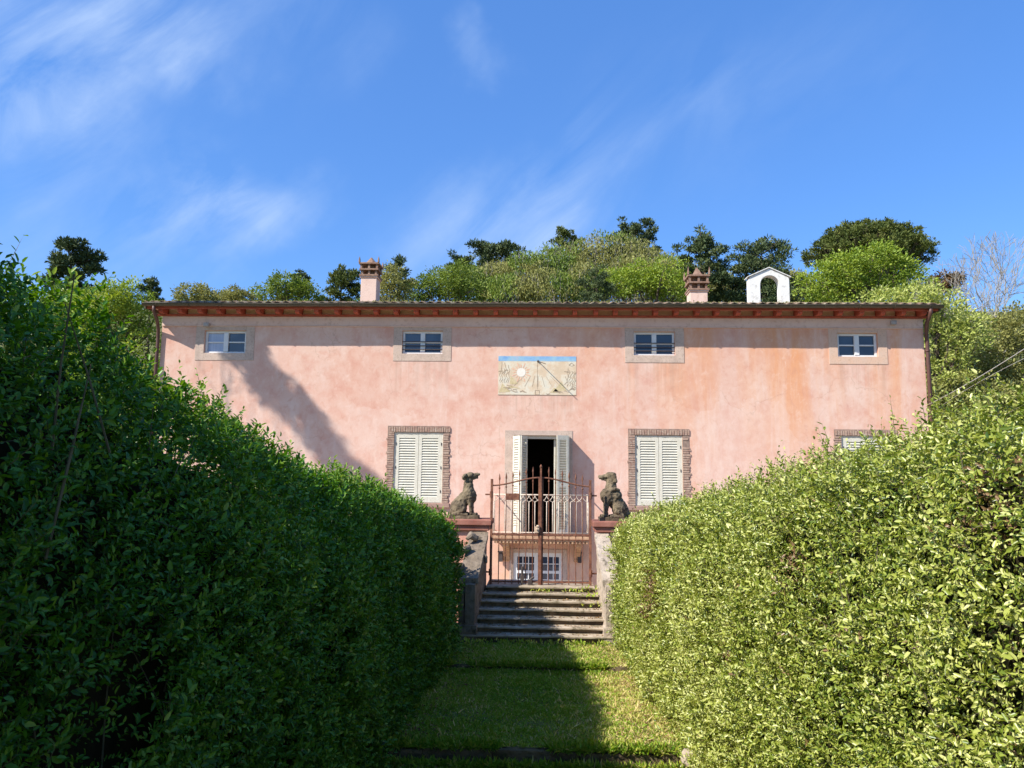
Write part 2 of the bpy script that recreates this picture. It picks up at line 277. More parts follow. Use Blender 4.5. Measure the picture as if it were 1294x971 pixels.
# ------------------------------------------------------------------ mesh helpers
def tag(o, label=None, cat=None, group=None, kind=None):
    if label: o['label'] = label
    if cat: o['category'] = cat
    if group: o['group'] = group
    if kind: o['kind'] = kind
    return o
def empty(name, loc, label=None, cat=None, group=None):
    o = bpy.data.objects.new(name, None); COL.objects.link(o); o.location = loc; o.empty_display_size = 0.3
    return tag(o, label, cat, group)
def adopt(o, parent):
    if parent is not None:
        o.parent = parent
        o.matrix_parent_inverse = Matrix.Translation(-parent.location)   # meshes are laid out in place
    return o
def link_mesh(name, me, mats, parent=None, smooth=False):
    o = bpy.data.objects.new(name, me); COL.objects.link(o)
    for m in (mats if isinstance(mats, (list, tuple)) else [mats]): me.materials.append(m)
    if smooth: me.polygons.foreach_set('use_smooth', np.ones(len(me.polygons), bool))
    return adopt(o, parent)
class MB:
    def __init__(s): s.v = []; s.f = []; s.mi = []; s.cur = 0
    def add(s, vs, fs):
        b = len(s.v); s.v += [tuple(map(float, v)) for v in vs]; s.f += [tuple(b+i for i in f) for f in fs]; s.mi += [s.cur]*len(fs); return s
    def box(s, x0, x1, y0, y1, z0, z1):
        return s.add([(x0, y0, z0), (x1, y0, z0), (x1, y1, z0), (x0, y1, z0), (x0, y0, z1), (x1, y0, z1), (x1, y1, z1), (x0, y1, z1)],
                     [(0, 3, 2, 1), (4, 5, 6, 7), (0, 1, 5, 4), (1, 2, 6, 5), (2, 3, 7, 6), (3, 0, 4, 7)])
    def hexa(s, bottom, top):          # two quads of corner points, counter-clockwise from above
        return s.add(list(bottom)+list(top), [(0, 3, 2, 1), (4, 5, 6, 7), (0, 1, 5, 4), (1, 2, 6, 5), (2, 3, 7, 6), (3, 0, 4, 7)])
    def prism(s, pts, d):              # polygon pts swept by vector d
        n = len(pts); a = [Vector(p) for p in pts]; b = [p+Vector(d) for p in a]
        return s.add(a+b, [tuple(range(n))[::-1], tuple(range(n, 2*n))]+[(i, (i+1) % n, n+(i+1) % n, n+i) for i in range(n)])
    def tube(s, pts, r, n=8, cap=True):
        P = [Vector(p) for p in pts]; rs = r if isinstance(r, (list, tuple)) else [r]*len(P)
        vs = []; fs = []; prev = None
        for i, p in enumerate(P):
            d = (P[min(i+1, len(P)-1)]-P[max(i-1, 0)]).normalized()
            if prev is None: a = d.orthogonal().normalized()
            else:
                a = prev - d*prev.dot(d); a = a.normalized() if a.length > 1e-6 else d.orthogonal().normalized()
            prev = a; b = d.cross(a)
            for k in range(n):
                t = 2*math.pi*k/n; vs.append(p+(a*math.cos(t)+b*math.sin(t))*rs[i])
        for i in range(len(P)-1):
            for k in range(n): fs.append((i*n+k, i*n+(k+1) % n, (i+1)*n+(k+1) % n, (i+1)*n+k))
        if cap: fs += [tuple(range(n))[::-1], tuple(range((len(P)-1)*n, len(P)*n))]
        return s.add(vs, fs)
    def ball(s, c, r, seg=10, rings=6):
        rx, ry, rz = r if isinstance(r, (tuple, list)) else (r, r, r); vs = [(c[0], c[1], c[2]+rz)]; fs = []
        for i in range(1, rings):
            th = math.pi*i/rings
            for k in range(seg):
                ph = 2*math.pi*k/seg; vs.append((c[0]+rx*math.sin(th)*math.cos(ph), c[1]+ry*math.sin(th)*math.sin(ph), c[2]+rz*math.cos(th)))
        vs.append((c[0], c[1], c[2]-rz)); e = len(vs)-1
        for k in range(seg): fs.append((0, 1+k, 1+(k+1) % seg))
        for i in range(rings-2):
            for k in range(seg):
                a = 1+i*seg; fs.append((a+k, a+seg+k, a+seg+(k+1) % seg, a+(k+1) % seg))
        a = 1+(rings-2)*seg
        for k in range(seg): fs.append((a+k, e, a+(k+1) % seg))
        return s.add(vs, fs)
    def build(s, name, mats, parent=None, smooth=False, bevel=0.0, rough=None):
        me = bpy.data.meshes.new(name); me.from_pydata(s.v, [], s.f); me.update()
        if any(s.mi): me.polygons.foreach_set('material_index', s.mi)
        o = link_mesh(name, me, mats, parent, smooth)
        if bevel:
            b = o.modifiers.new('bevel', 'BEVEL'); b.width = bevel; b.segments = 2; b.limit_method = 'ANGLE'
        if rough:                       # worn stone: subdivide and displace
            cuts, amp, size = rough
            sb = o.modifiers.new('sub', 'SUBSURF'); sb.subdivision_type = 'SIMPLE'; sb.levels = sb.render_levels = cuts
            tx = bpy.data.textures.new(name, 'CLOUDS'); tx.noise_scale = size; tx.noise_depth = 3
            dp = o.modifiers.new('wear', 'DISPLACE'); dp.texture = tx; dp.strength = amp; dp.mid_level = 0.5; dp.texture_coords = 'GLOBAL'
        return o

def norm(a): return a/np.maximum(np.linalg.norm(a, axis=-1, keepdims=True), 1e-9)
def leaves(name, P, D, Nn, ln, wd, tint, mat, parent=None, fold=0.18, droop=0.12):
    """one mesh of small folded six-corner leaves: P base, D direction, Nn face normal"""
    n = len(P); D = norm(D); S = norm(np.cross(D, Nn)); U = np.cross(S, D)
    ln = np.broadcast_to(ln, (n,))[:, None]; wd = np.broadcast_to(wd, (n,))[:, None]
    V = np.empty((n, 6, 3), np.float32)
    V[:, 0] = P
    V[:, 1] = P + D*ln*0.30 - S*wd*0.46 + U*wd*fold
    V[:, 2] = P + D*ln*0.72 - S*wd*0.36 + U*(wd*fold - ln*droop*0.4)
    V[:, 3] = P + D*ln - U*ln*droop
    V[:, 4] = P + D*ln*0.72 + S*wd*0.36 + U*(wd*fold - ln*droop*0.4)
    V[:, 5] = P + D*ln*0.30 + S*wd*0.46 + U*wd*fold
    me = bpy.data.meshes.new(name)
    me.vertices.add(n*6); me.vertices.foreach_set('co', V.reshape(-1))
    base = (np.arange(n)*6)[:, None]
    idx = (base + np.array([[0, 3, 2, 1, 0, 5, 4, 3]])).reshape(-1).astype(np.int32)
    me.loops.add(n*8); me.loops.foreach_set('vertex_index', idx)
    me.polygons.add(n*2); me.polygons.foreach_set('loop_start', np.arange(0, n*8, 4, dtype=np.int32))
    try: me.polygons.foreach_set('loop_total', np.full(n*2, 4, np.int32))
    except Exception: pass
    at = me.attributes.new('tint', 'FLOAT', 'FACE'); at.data.foreach_set('value', np.repeat(np.clip(tint, 0, 1), 2).astype(np.float32))
    me.update(calc_edges=True)
    return link_mesh(name, me, mat, parent)
def wob(p, s=1.0, seed=0):
    """smooth pseudo-noise in -1..1 for arrays of points"""
    r = np.random.default_rng(seed); o = 0; t = 0
    for k in range(4):
        f = s*(1.9**k); a = 0.62**k
        for j in range(3):
            w = norm(r.normal(size=3))*f; o = o + a*np.sin(p@w*2*np.pi + r.uniform(0, 6.28)); t += a*0.75
    return o/t*1.2

# ------------------------------------------------------------------ ground
def grid(name, xs, ys, zf, mat, kind='structure', smooth=True):
    X, Y = np.meshgrid(xs, ys); Z = zf(X, Y); V = np.stack([X, Y, Z], -1).reshape(-1, 3); nx = len(xs)
    F = [(j*nx+i, j*nx+i+1, (j+1)*nx+i+1, (j+1)*nx+i) for j in range(len(ys)-1) for i in range(nx-1)]
    me = bpy.data.meshes.new(name); me.from_pydata(V.tolist(), [], F); o = link_mesh(name, me, mat, None, smooth); o['kind'] = kind; return o
def hillz(X, Y):
    P = np.stack([X, Y, 0*X], -1)
    rise = np.clip(Y-31, 0, None)
    return -0.66 + rise*0.40*np.clip(1-(Y-85)/160, 0.25, 1) + wob(P, 0.03, 3)*np.clip(rise/12, 0, 1)*0.9
_g = np.concatenate([[-1500, -700, -300, -120], np.linspace(-80, 80, 65), [120, 300, 700, 1500]])
_h = np.concatenate([[-1500, -600, -200, -60, -20, 0, 20], np.linspace(30, 96, 34), [110, 130, 170]])
grid('hillside_ground', _g, _h, hillz, M['meadow'])
mb = MB(); mb.box(-14, 14, 12.75, 31, -0.9, -0.6); o = mb.build('courtyard', M['gravel']); o['kind'] = 'structure'
def turfz(x, y):
    z = np.where(y > 9.83, 0.0, np.where(y > 7.09, -0.05, -0.17))
    return z
for y0, y1, z in ((9.83, 12.2, 0.0), (7.09, 9.80, -0.05), (-4, 7.04, -0.17)):
    xs = np.linspace(-9, 9, 91); ys = np.linspace(y0, y1, 24)
    grid('lawn_terrace', xs, ys, lambda X, Y: z + 0.018*wob(np.stack([X, Y, 0*X], -1), 0.6, 5), M['soil'])
mb = MB(); mb.box(-9, 9, -4, 12.4, -0.9, -0.26); o = mb.build('terrace_base', M['soil']); o['kind'] = 'structure'

# ------------------------------------------------------------------ villa
FY = 20.0; XL, XR = -10.35, 9.99; ZB, ZT = -0.66, 6.585
villa = empty('villa', (0, FY, -0.6), 'long pink plastered villa with brown eaves, cream shutters and a small central balcony', 'house')
openings = []                          # x0, x1, z0, z1
DOOR = (-0.72, 0.72, 0.88, 3.43)
LOW = (-0.70, 0.58, -0.58, 0.40)
openings = SMALL + SHUT + [DOOR, LOW]
def wall_with_holes():
    xs = sorted(set([XL, XR] + [v for o in openings for v in o[:2]])); zs = sorted(set([ZB, ZT] + [v for o in openings for v in o[2:]]))
    hole = lambda x, z: any(a < x < b and c < z < d for a, b, c, d in openings)
    mb = MB(); th = 0.22
    for i in range(len(xs)-1):
        for j in range(len(zs)-1):
            if not hole((xs[i]+xs[i+1])/2, (zs[j]+zs[j+1])/2):
                mb.add([(xs[i], FY, zs[j]), (xs[i+1], FY, zs[j]), (xs[i+1], FY, zs[j+1]), (xs[i], FY, zs[j+1])], [(0, 1, 2, 3)])
    for a, b, c, d in openings:        # reveals
        mb.add([(a, FY, c), (b, FY, c), (b, FY, d), (a, FY, d), (a, FY+th, c), (b, FY+th, c), (b, FY+th, d), (a, FY+th, d)], [(0, 4, 5, 1), (1, 5, 6, 2), (2, 6, 7, 3), (3, 7, 4, 0)])
    BY = 30.0
    mb.add([(XL, FY, ZB), (XL, BY, ZB), (XL, BY, ZT), (XL, FY, ZT)], [(0, 3, 2, 1)])
    mb.add([(XR, FY, ZB), (XR, BY, ZB), (XR, BY, ZT), (XR, FY, ZT)], [(0, 1, 2, 3)])
    mb.add([(XL, BY, ZB), (XR, BY, ZB), (XR, BY, ZT), (XL, BY, ZT)], [(0, 3, 2, 1)])
    return mb.build('wall', M['plaster'], villa)
wall_with_holes()
mb = MB(); mb.box(XL+0.003, XR-0.003, FY-0.025, FY-0.002, 6.335, 6.583); mb.box(XL+0.003, XR-0.003, FY-0.04, FY-0.002, 6.315, 6.334); mb.build('cornice_band', M['band'], villa, bevel=0.006)
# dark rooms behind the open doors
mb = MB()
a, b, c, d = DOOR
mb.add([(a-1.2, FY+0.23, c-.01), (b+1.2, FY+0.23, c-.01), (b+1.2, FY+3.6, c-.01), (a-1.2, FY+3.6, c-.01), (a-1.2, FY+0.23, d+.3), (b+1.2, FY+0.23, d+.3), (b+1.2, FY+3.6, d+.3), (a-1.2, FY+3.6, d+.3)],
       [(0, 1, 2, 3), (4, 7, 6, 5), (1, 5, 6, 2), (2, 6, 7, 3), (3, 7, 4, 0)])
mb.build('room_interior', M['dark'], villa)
# eaves
EY = 19.52
def plane_z(y): return 6.60 + (FY-y)*0.0 + (0.155*(FY-y)/0.6)
mb = MB()
sl = lambda y: 6.795 - (FY-EY)*0 + (y-EY)*-0.0
# soffit: tiles on the rafters, rising gently inwards with the roof slope
z_e, z_w = 6.765, 6.84
mb.hexa([(XL-0.24, EY, z_e), (XR+0.20, EY, z_e), (XR+0.20, FY, z_w), (XL-0.24, FY, z_w)], [(XL-0.24, EY, z_e+.03), (XR+0.20, EY, z_e+.03), (XR+0.20, FY, z_w+.03), (XL-0.24, FY, z_w+.03)])
mb.box(XL-0.24, XL-0.001, FY, 30.2, z_w-.05, z_w); mb.box(XR+0.001, XR+0.20, FY, 30.2, z_w-.05, z_w)
mb.build('soffit', M['pianelle'], villa)
mb = MB(); mb.box(XL-0.2, XR+0.16, FY-0.10, FY-0.001, 6.588, 6.635); mb.build('wall_plate', M['red'], villa, bevel=0.006)
mb = MB(); mb.box(XL-0.05, XR+0.02, FY-0.004, FY+0.2, 6.637, 6.86); mb.build('eave_infill', M['infill'], villa)
mb = MB(); mb.box(XL-0.22, XR+0.18, EY+0.02, EY+0.07, 6.70, 6.763); mb.build('fascia_board', M['red'], villa, bevel=0.005)
n_r = 39
for k in range(n_r):
    x = XL+0.12+k*(XR-XL-0.24)/(n_r-1)+random.uniform(-.015, .015)
    mb = MB()
    mb.prism([(x-.058, FY-0.01, 6.64), (x-.058, EY+0.2, 6.605), (x-.058, EY+0.09, 6.635), (x-.058, EY+0.072, 6.763), (x-.058, FY-0.01, 6.835)], (.116, 0, 0))
    mb.build('rafter', M['red'], villa, bevel=0.006)
# dark side boards of the overhang
mb = MB(); mb.prism([(XL-0.245, EY, 6.70), (XL-0.245, EY, 6.80), (XL-0.245, 30.2, 6.87), (XL-0.245, 30.2, 6.77)], (-.03, 0, 0)); mb.build('bargeboard', M['gutter'], villa)
mb = MB(); mb.prism([(XR+0.205, EY, 6.70), (XR+0.205, EY, 6.80), (XR+0.205, 30.2, 6.87), (XR+0.205, 30.2, 6.77)], (.03, 0, 0)); mb.build('bargeboard', M['gutter'], villa)
# gutter: half-round with rolled lip and brackets
mb = MB()
gx = np.linspace(XL-0.28, XR+0.24, 60); prof = [(math.cos(t)*0.072, math.sin(t)*0.072) for t in np.linspace(math.pi, 2*math.pi, 9)]
vs = []; fs = []
for i, x in enumerate(gx):
    dz = 0.006*math.sin(i*0.5)+0.004*math.sin(i*1.7)
    for (py, pz) in prof: vs.append((x, EY-0.075+py, 6.815+pz+dz))
n = len(prof)
for i in range(len(gx)-1):
    for k in range(n-1): fs.append((i*n+k, i*n+k+1, (i+1)*n+k+1, (i+1)*n+k))
mb.add(vs, fs); mb.tube([(x, EY-0.149, 6.817+0.006*math.sin(i*0.5)+0.004*math.sin(i*1.7)) for i, x in enumerate(gx)], 0.012, 6)
for e in (XL-0.28, XR+0.24): mb.prism([(e, EY-0.075+p, 6.815+q) for p, q in prof], (0.006, 0, 0))
gut = mb.build('gutter', M['gutter'], villa, True)
for k in range(24):
    x = XL+0.1+k*(XR-XL-0.2)/23; m2 = MB(); m2.tube([(x, EY-0.075+p*1.09, 6.815+q*1.09) for p, q in prof], 0.009, 5); m2.build('gutter_bracket', M['gutter'], gut)
# downpipes
mb = MB(); mb.tube([(9.93, EY-0.075, 6.76), (9.93, EY-0.06, 6.62), (9.95, 19.7, 6.42), (10.03, 19.92, 6.2), (10.04, 19.93, 5.9), (10.04, 19.93, -0.6)], 0.05, 10)
for z in (5.7, 4.3, 2.6): mb.tube([(10.04, 19.93, z), (10.04, 19.93, z+0.04)], 0.062, 10)
mb.build('downpipe', M['pipe'], villa, True)
mb = MB(); mb.tube([(-10.33, EY-0.075, 6.76), (-10.33, EY-0.06, 6.62), (-10.35, 19.7, 6.42), (-10.41, 19.92, 6.2), (-10.41, 19.93, 5.9), (-10.41, 19.93, -0.6)], 0.045, 10); mb.build('downpipe', M['pipe'], villa, True)
# roof: hipped, rows of barrel tiles
def roof():
    x0, x1, y0, y1 = XL-0.27, XR+0.23, EY-0.06, 30.3; ridge = (y0+y1)/2; s = 0.205; per = 0.24
    xs = np.arange(x0, x1+1e-6, per/8); nr = 26
    V = []; F = []
    def top(x, y): return 6.845 + s*max(0.0, min(y-y0, y1-y, (x-x0)*1.0+0.02, (x1-x)*1.0+0.02))
    r2 = np.random.default_rng(4); jit = r2.uniform(-.02, .02, (nr+1, len(xs)//8+2))
    for face in (0, 1):
        base = len(V)
        for j in range(nr+1):
            y = y0+(ridge-y0)*j/nr if face == 0 else y1-(y1-ridge)*j/nr
            for i, x in enumerate(xs):
                z = top(x, y)+0.05*abs(math.cos(math.pi*(x-x0)/per))**0.8 + 0.012*((j*7) % 3)*0.3 + jit[j, i//8]*0.6
                V.append((x, y+(jit[0, i//8] if j == 0 else 0), z))
        nx = len(xs)
        for j in range(nr):
            for i in range(nx-1):
                q = (base+j*nx+i, base+j*nx+i+1, base+(j+1)*nx+i+1, base+(j+1)*nx+i); F.append(q if face == 0 else q[::-1])
    me = bpy.data.meshes.new('roof'); me.from_pydata(V, [], F); o = link_mesh('roof', me, M['tile'], villa)
    so = o.modifiers.new('thick', 'SOLIDIFY'); so.thickness = 0.02; so.offset = -1
    return o
roof_o = roof()
# moss and lichen tufts along the eave tiles
n = 1500; px = rng.uniform(XL-0.2, XR+0.2, n); py = EY+rng.uniform(-0.03, 0.5, n); P = np.stack([px, py, 6.87+0.205*(py-EY+.06)+rng.uniform(0, .04, n)], 1)
D = rng.normal(size=(n, 3)); D[:, 2] = abs(D[:, 2])+.5
mk = wob(P, 0.5, 8) > -0.1
leaves('lichen', P[mk], D[mk], rng.normal(size=(mk.sum(), 3)), rng.uniform(.02, .05, mk.sum()), 0.03, rng.uniform(0, 1, mk.sum()), M['oliveleaf'], roof_o)

def small_window(x0, x1, z0, z1, bars, warm, lit):
    m = MB(); w = 0.235; e = 0.012; y0, y1 = FY-e, FY-0.001
    m.box(x0-w, x0, y0, y1, z0-.20, z1+.115); m.box(x1, x1+w, y0, y1, z0-.20, z1+.115); m.box(x0+.001, x1-.001, y0, y1, z0-.20, z0); m.box(x0+.001, x1-.001, y0, y1, z1, z1+.115)
    win = m.build('window', M['stonewarm' if warm else 'stone'], villa, bevel=0.004)
    f = MB(); Y0, Y1 = FY+0.07, FY+0.13; t = 0.062; xm = (x0+x1)/2; zm = z0+(z1-z0)*0.50
    f.box(x0+.003, x0+t, Y0, Y1, z0+.003, z1-.003); f.box(x1-t, x1-.003, Y0, Y1, z0+.003, z1-.003); f.box(x0+t, x1-t, Y0, Y1, z1-t, z1-.003); f.box(x0+t, x1-t, Y0, Y1, z0+.003, z0+t*.8)
    f.box(xm-.062, xm+.062, Y0-.012, Y1, z0+t*.8, z1-t)
    f.box(x0+t, xm-.062, Y0+.008, Y1, zm-.017, zm+.017); f.box(xm+.062, x1-t, Y0+.008, Y1, zm-.017, zm+.017)
    f.build('window_frame', M['frame'], win, bevel=0.005)
    for i, (pa, pb) in enumerate(((x0+t, xm-.062), (xm+.062, x1-t))):
        for (qa, qb) in ((z0+t*.8, zm-.017), (zm+.017, z1-t)):
            g = MB(); dy = random.uniform(-.006, .006); g.add([(pa, FY+.115+dy, qa), (pb, FY+.115-dy, qa), (pb, FY+.115-dy, qb), (pa, FY+.115+dy, qb)], [(0, 1, 2, 3)]); g.build('pane', M['pale_reflection'] if i == lit else M['glass'], win)
    if bars:
        for z in (z0+.12, z0+.22, z0+.33): b = MB(); b.tube([(x0, FY+.03, z), (x1, FY+.03, z)], .011, 6); b.build('window_bar', M['iron'], win)
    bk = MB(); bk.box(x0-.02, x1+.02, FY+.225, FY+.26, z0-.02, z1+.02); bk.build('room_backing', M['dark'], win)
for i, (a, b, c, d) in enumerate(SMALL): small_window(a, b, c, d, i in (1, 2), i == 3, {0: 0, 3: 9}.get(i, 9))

def louvre_panel(name, parent, A, B, z0, z1, n, mid=False, mat=None, arch=False, th=0.038):
    """a louvred leaf standing between plan points A and B"""
    A = Vector((A[0], A[1], 0)); B = Vector((B[0], B[1], 0)); u = (B-A).normalized(); w = (B-A).length; nrm = Vector((u.y, -u.x, 0))
    T = lambda s, q, z: tuple(A+u*s+nrm*q+Vector((0, 0, z)))
    m = MB()
    def bx(s0, s1, q0, q1, za, zb): m.hexa([T(s0, q0, za), T(s0, q1, za), T(s1, q1, za), T(s1, q0, za)][::-1], [T(s0, q0, zb), T(s0, q1, zb), T(s1, q1, zb), T(s1, q0, zb)][::-1])
    st = min(0.085, w*0.2); bx(0, st, -th/2, th/2, z0, z1); bx(w-st, w, -th/2, th/2, z0, z1)
    rails = [(z0, z0+.13), (z1-.10, z1)]
    if mid: rails.insert(1, ((z0+z1)*.5-.05, (z0+z1)*.5+.05))
    for a, b in rails: bx(st, w-st, -th/2+.001, th/2-.001, a, b)
    gaps = [(rails[i][1], rails[i+1][0]) for i in range(len(rails)-1)]
    for a, b in gaps:
        k = max(3, int(n*(b-a)/(z1-z0)))
        for j in range(k):
            zc = a+(b-a)*(j+.5)/k; h = (b-a)/k
            p = [(-.017, -h*.50), (-.017, -h*.30), (.017, h*.42), (.017, h*.22)]
            q = [(.017, -h*.50), (.017, -h*.24), (-.017, h*.46), (-.017, h*.20)]
            m.add([T(st, q[i][0], zc+q[i][1]) for i in range(4)]+[T(w-st, q[i][0], zc+q[i][1]) for i in range(4)], [(0, 1, 2, 3), (7, 6, 5, 4), (0, 4, 5, 1), (1, 5, 6, 2), (2, 6, 7, 3), (3, 7, 4, 0)])
    return m.build(name, mat or M['white'], parent, bevel=0.0)

def shutter_window(x0, x1, z0, z1):
    m = MB(); bw = 0.175; r = random.Random(int(x0*100))
    m.cur = 0
    m.box(x0-bw, x0-.001, FY-.008, FY-.001, z0, z1+.17); m.box(x1+.001, x1+bw, FY-.008, FY-.001, z0, z1+.17); m.box(x0, x1, FY-.008, FY-.001, z1+.001, z1+.17)
    m.cur = 1
    z = z0+.006
    while z < z1+.0:
        h = r.uniform(.040, .055)
        for xa, xb, s in ((x0-bw, x0-.002, -1), (x1+.002, x1+bw, 1)):
            e = r.choice([0, 0, .02, -.045, -.085]) if r.random() < .8 else -.03
            a, b = (xa-max(e, -.03)*0-(.03 if e > 0 else 0)+(-e if e < 0 else 0)*.4, xb) if s < 0 else (xa, xb+(.03 if e > 0 else 0)-(-e if e < 0 else 0)*.4)
            if r.random() < .94: m.box(a, b, FY-.018-r.uniform(0, .010), FY-.004, z, z+h)
        z += h+.014
    x = x0-bw*.8
    while x < x1+bw*.8:
        h = r.uniform(.042, .056); m.box(x, x+h, FY-.018-r.uniform(0, .012), FY-.004, z1+.012+r.uniform(-.004, .006), z1+.15+r.uniform(-.015, .018)); x += h+.015
    win = m.build('window', [M['mortar'], M['brick']], villa)
    s = MB(); s.box(x0-bw-.03, x1+bw+.03, FY-.075, FY-.002, z0-.115, z0-.004); s.build('window_sill', M['sill'], win, bevel=.01)
    f = MB(); f.box(x0+.002, x0+.05, FY+.015, FY+.1, z0+.002, z1-.002); f.box(x1-.05, x1-.002, FY+.015, FY+.1, z0+.002, z1-.002); f.box(x0+.05, x1-.05, FY+.015, FY+.1, z1-.045, z1-.002); f.build('shutter_frame', M['white'], win, bevel=.005)
    xm = (x0+x1)/2
    for (a, b) in ((x0+.052, xm-.004), (xm+.004, x1-.052)):
        louvre_panel('shutter', win, (a, FY+.035), (b, FY+.035), z0+.01, z1-.05, 27)
    for zz in (z0+.3, (z0+z1)/2, z1-.3):
        for xx in (x0+.052, x1-.052): h = MB(); h.tube([(xx, FY+.008, zz-.035), (xx, FY+.008, zz+.035)], .011, 6); h.build('hinge', M['iron'], win)
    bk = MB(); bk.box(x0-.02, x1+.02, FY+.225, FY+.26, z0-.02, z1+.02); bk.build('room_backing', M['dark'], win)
for q in SHUT: shutter_window(*q)

# balcony door
a, b, c, d = DOOR
m = MB(); m.box(a-.235, a-.001, FY-.012, FY-.001, c, d+.13); m.box(b+.001, b+.10, FY-.012, FY-.001, c, d+.13); m.box(a, b, FY-.012, FY-.001, d+.001, d+.13)
door = m.build('balcony_door', M['stone'], villa, bevel=.004)
m = MB(); m.box(a+.002, a+.07, FY+.08, FY+.16, c, d-.002); m.box(b-.07, b-.002, FY+.08, FY+.16, c, d-.002); m.box(a+.07, b-.07, FY+.08, FY+.16, d-.085, d-.002); m.build('door_frame', M['white'], door, bevel=.005)
for (A, B) in (((-.725, 19.985), (-.535, 19.675)), ((-.525, 19.675), (-.375, 19.985)), ((.725, 19.975), (.70, 19.60)), ((.695, 19.575), (.40, 19.46))):
    louvre_panel('folding_shutter', door, A, B, c+.03, d-.02, 40, True)
# a glazed leaf standing open inside
m = MB(); m.box(.34, .385, FY+.17, FY+.62, c, d-.09); m.build('door_leaf', M['white'], door, bevel=.005)
# balcony
m = MB(); m.box(-1.24, 1.24, 19.16, 19.999, .80, .875); m.box(-1.20, 1.20, 19.19, 19.999, .755, .799); m.box(-1.15, 1.15, 19.23, 19.999, .70, .754)
k = -1.12
while k < 1.14: m.box(k, k+.045, 19.195, 19.229, .703, .753); k += .09
bal = m.build('balcony', M['slab'], villa, bevel=.006)
for x in (-.95, .86):
    m = MB(); m.prism([(x, 19.999, .699), (x, 19.999, .18), (x, 19.93, .20), (x, 19.85, .33), (x, 19.70, .46), (x, 19.45, .55), (x, 19.32, .62), (x, 19.30, .699)], (.16, 0, 0)); m.build('bracket', M['slab'], bal, bevel=.01)
m = MB(); y = 19.22; zt = 1.90
for (p, q) in (((-1.18, y), (1.18, y)), ((-1.18, y), (-1.18, 19.99)), ((1.18, y), (1.18, 19.99))):
    m.tube([(*p, zt), (*q, zt)], .017, 6); m.tube([(*p, .97), (*q, .97)], .013, 6)
nb = 16; xs = [-1.18+2.36*i/nb for i in range(nb+1)]
for i, x in enumerate(xs):
    m.tube([(x, y, .88), (x, y, zt-.17)], .0105, 6)
    for s in (-2, 2):                  # interlaced pointed arches
        j = i+s
        if 0 <= j <= nb and (i % 1 == 0):
            m.tube([(x+(xs[1]-xs[0])*s/2*math.sin(t*math.pi/2)*1.0, y, zt-.17+.165*(1-math.cos(t*math.pi/2))**.75) for t in np.linspace(0, 1, 6)], .009, 5)
for yy in (19.45, 19.7):
    for x in (-1.18, 1.18): m.tube([(x, yy, .88), (x, yy, zt)], .010, 6)
m.build('railing', M['rail'], bal, True)
# ground-floor glazed door
a, b, c, d = LOW
m = MB(); m.box(a-.10, a-.001, FY-.02, FY-.001, c, d+.10); m.box(b+.001, b+.10, FY-.02, FY-.001, c, d+.10); m.box(a, b, FY-.02, FY-.001, d+.001, d+.10)
ld = m.build('garden_door', M['stone'], villa, bevel=.004)
m = MB(); y0, y1 = FY+.03, FY+.08; mid = (a+b)/2
for (p, q) in ((a+.002, mid-.003), (mid+.003, b-.002)):
    m.box(p, p+.10, y0, y1, c, d); m.box(q-.10, q, y0, y1, c, d); m.box(p+.1, q-.1, y0, y1, d-.10, d); m.box(p+.1, q-.1, y0, y1, c, c+.1); m.box(p+.1, q-.1, y0, y1, -.12, -.05)
    for t in (1, 2): x = p+.1+(q-p-.2)*t/3; m.box(x-.012, x+.012, y0+.01, y1, c+.1, -.12); m.box(x-.012, x+.012, y0+.01, y1, -.05, d-.1)
    for z in (.12, -.28, -.42): m.box(p+.1, q-.1, y0+.012, y1-.001, z-.011, z+.011)
m.build('door_frame', M['frame'], ld)
for (p, q) in ((a+.1, mid-.1), (mid+.1, b-.1)): g = MB(); g.add([(p, FY+.07, c+.1), (q, FY+.07, c+.1), (q, FY+.07, d-.1), (p, FY+.07, d-.1)], [(0, 1, 2, 3)]); g.build('pane', M['glass'], ld)
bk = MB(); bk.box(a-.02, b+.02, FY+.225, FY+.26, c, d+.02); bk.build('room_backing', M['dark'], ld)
# wall lanterns under the balcony
for x in (-1.02, 1.0):
    m = MB(); m.box(x-.05, x+.05, FY-.16, FY-.06, .18, .42); m.prism([(x-.08, FY-.19, .42), (x+.08, FY-.19, .42), (x+.08, FY-.03, .42), (x-.08, FY-.03, .42)], (0, 0, .025)); m.box(x-.01, x+.01, FY-.07, FY, .30, .33); m.build('wall_lantern', M['iron'], villa, bevel=.004)
for (x, z) in ((-9.08, 6.34), (9.19, 6.46)):
    m = MB(); m.box(x-.07, x+.07, 19.86, 19.93, z-.05, z+.05); m.tube([(x, 19.93, z), (x, 19.975, z)], .02, 8); m.box(x-.05, x+.05, 19.853, 19.861, z-.035, z+.035); m.build('floodlight', M['lamp'], villa, bevel=.006)

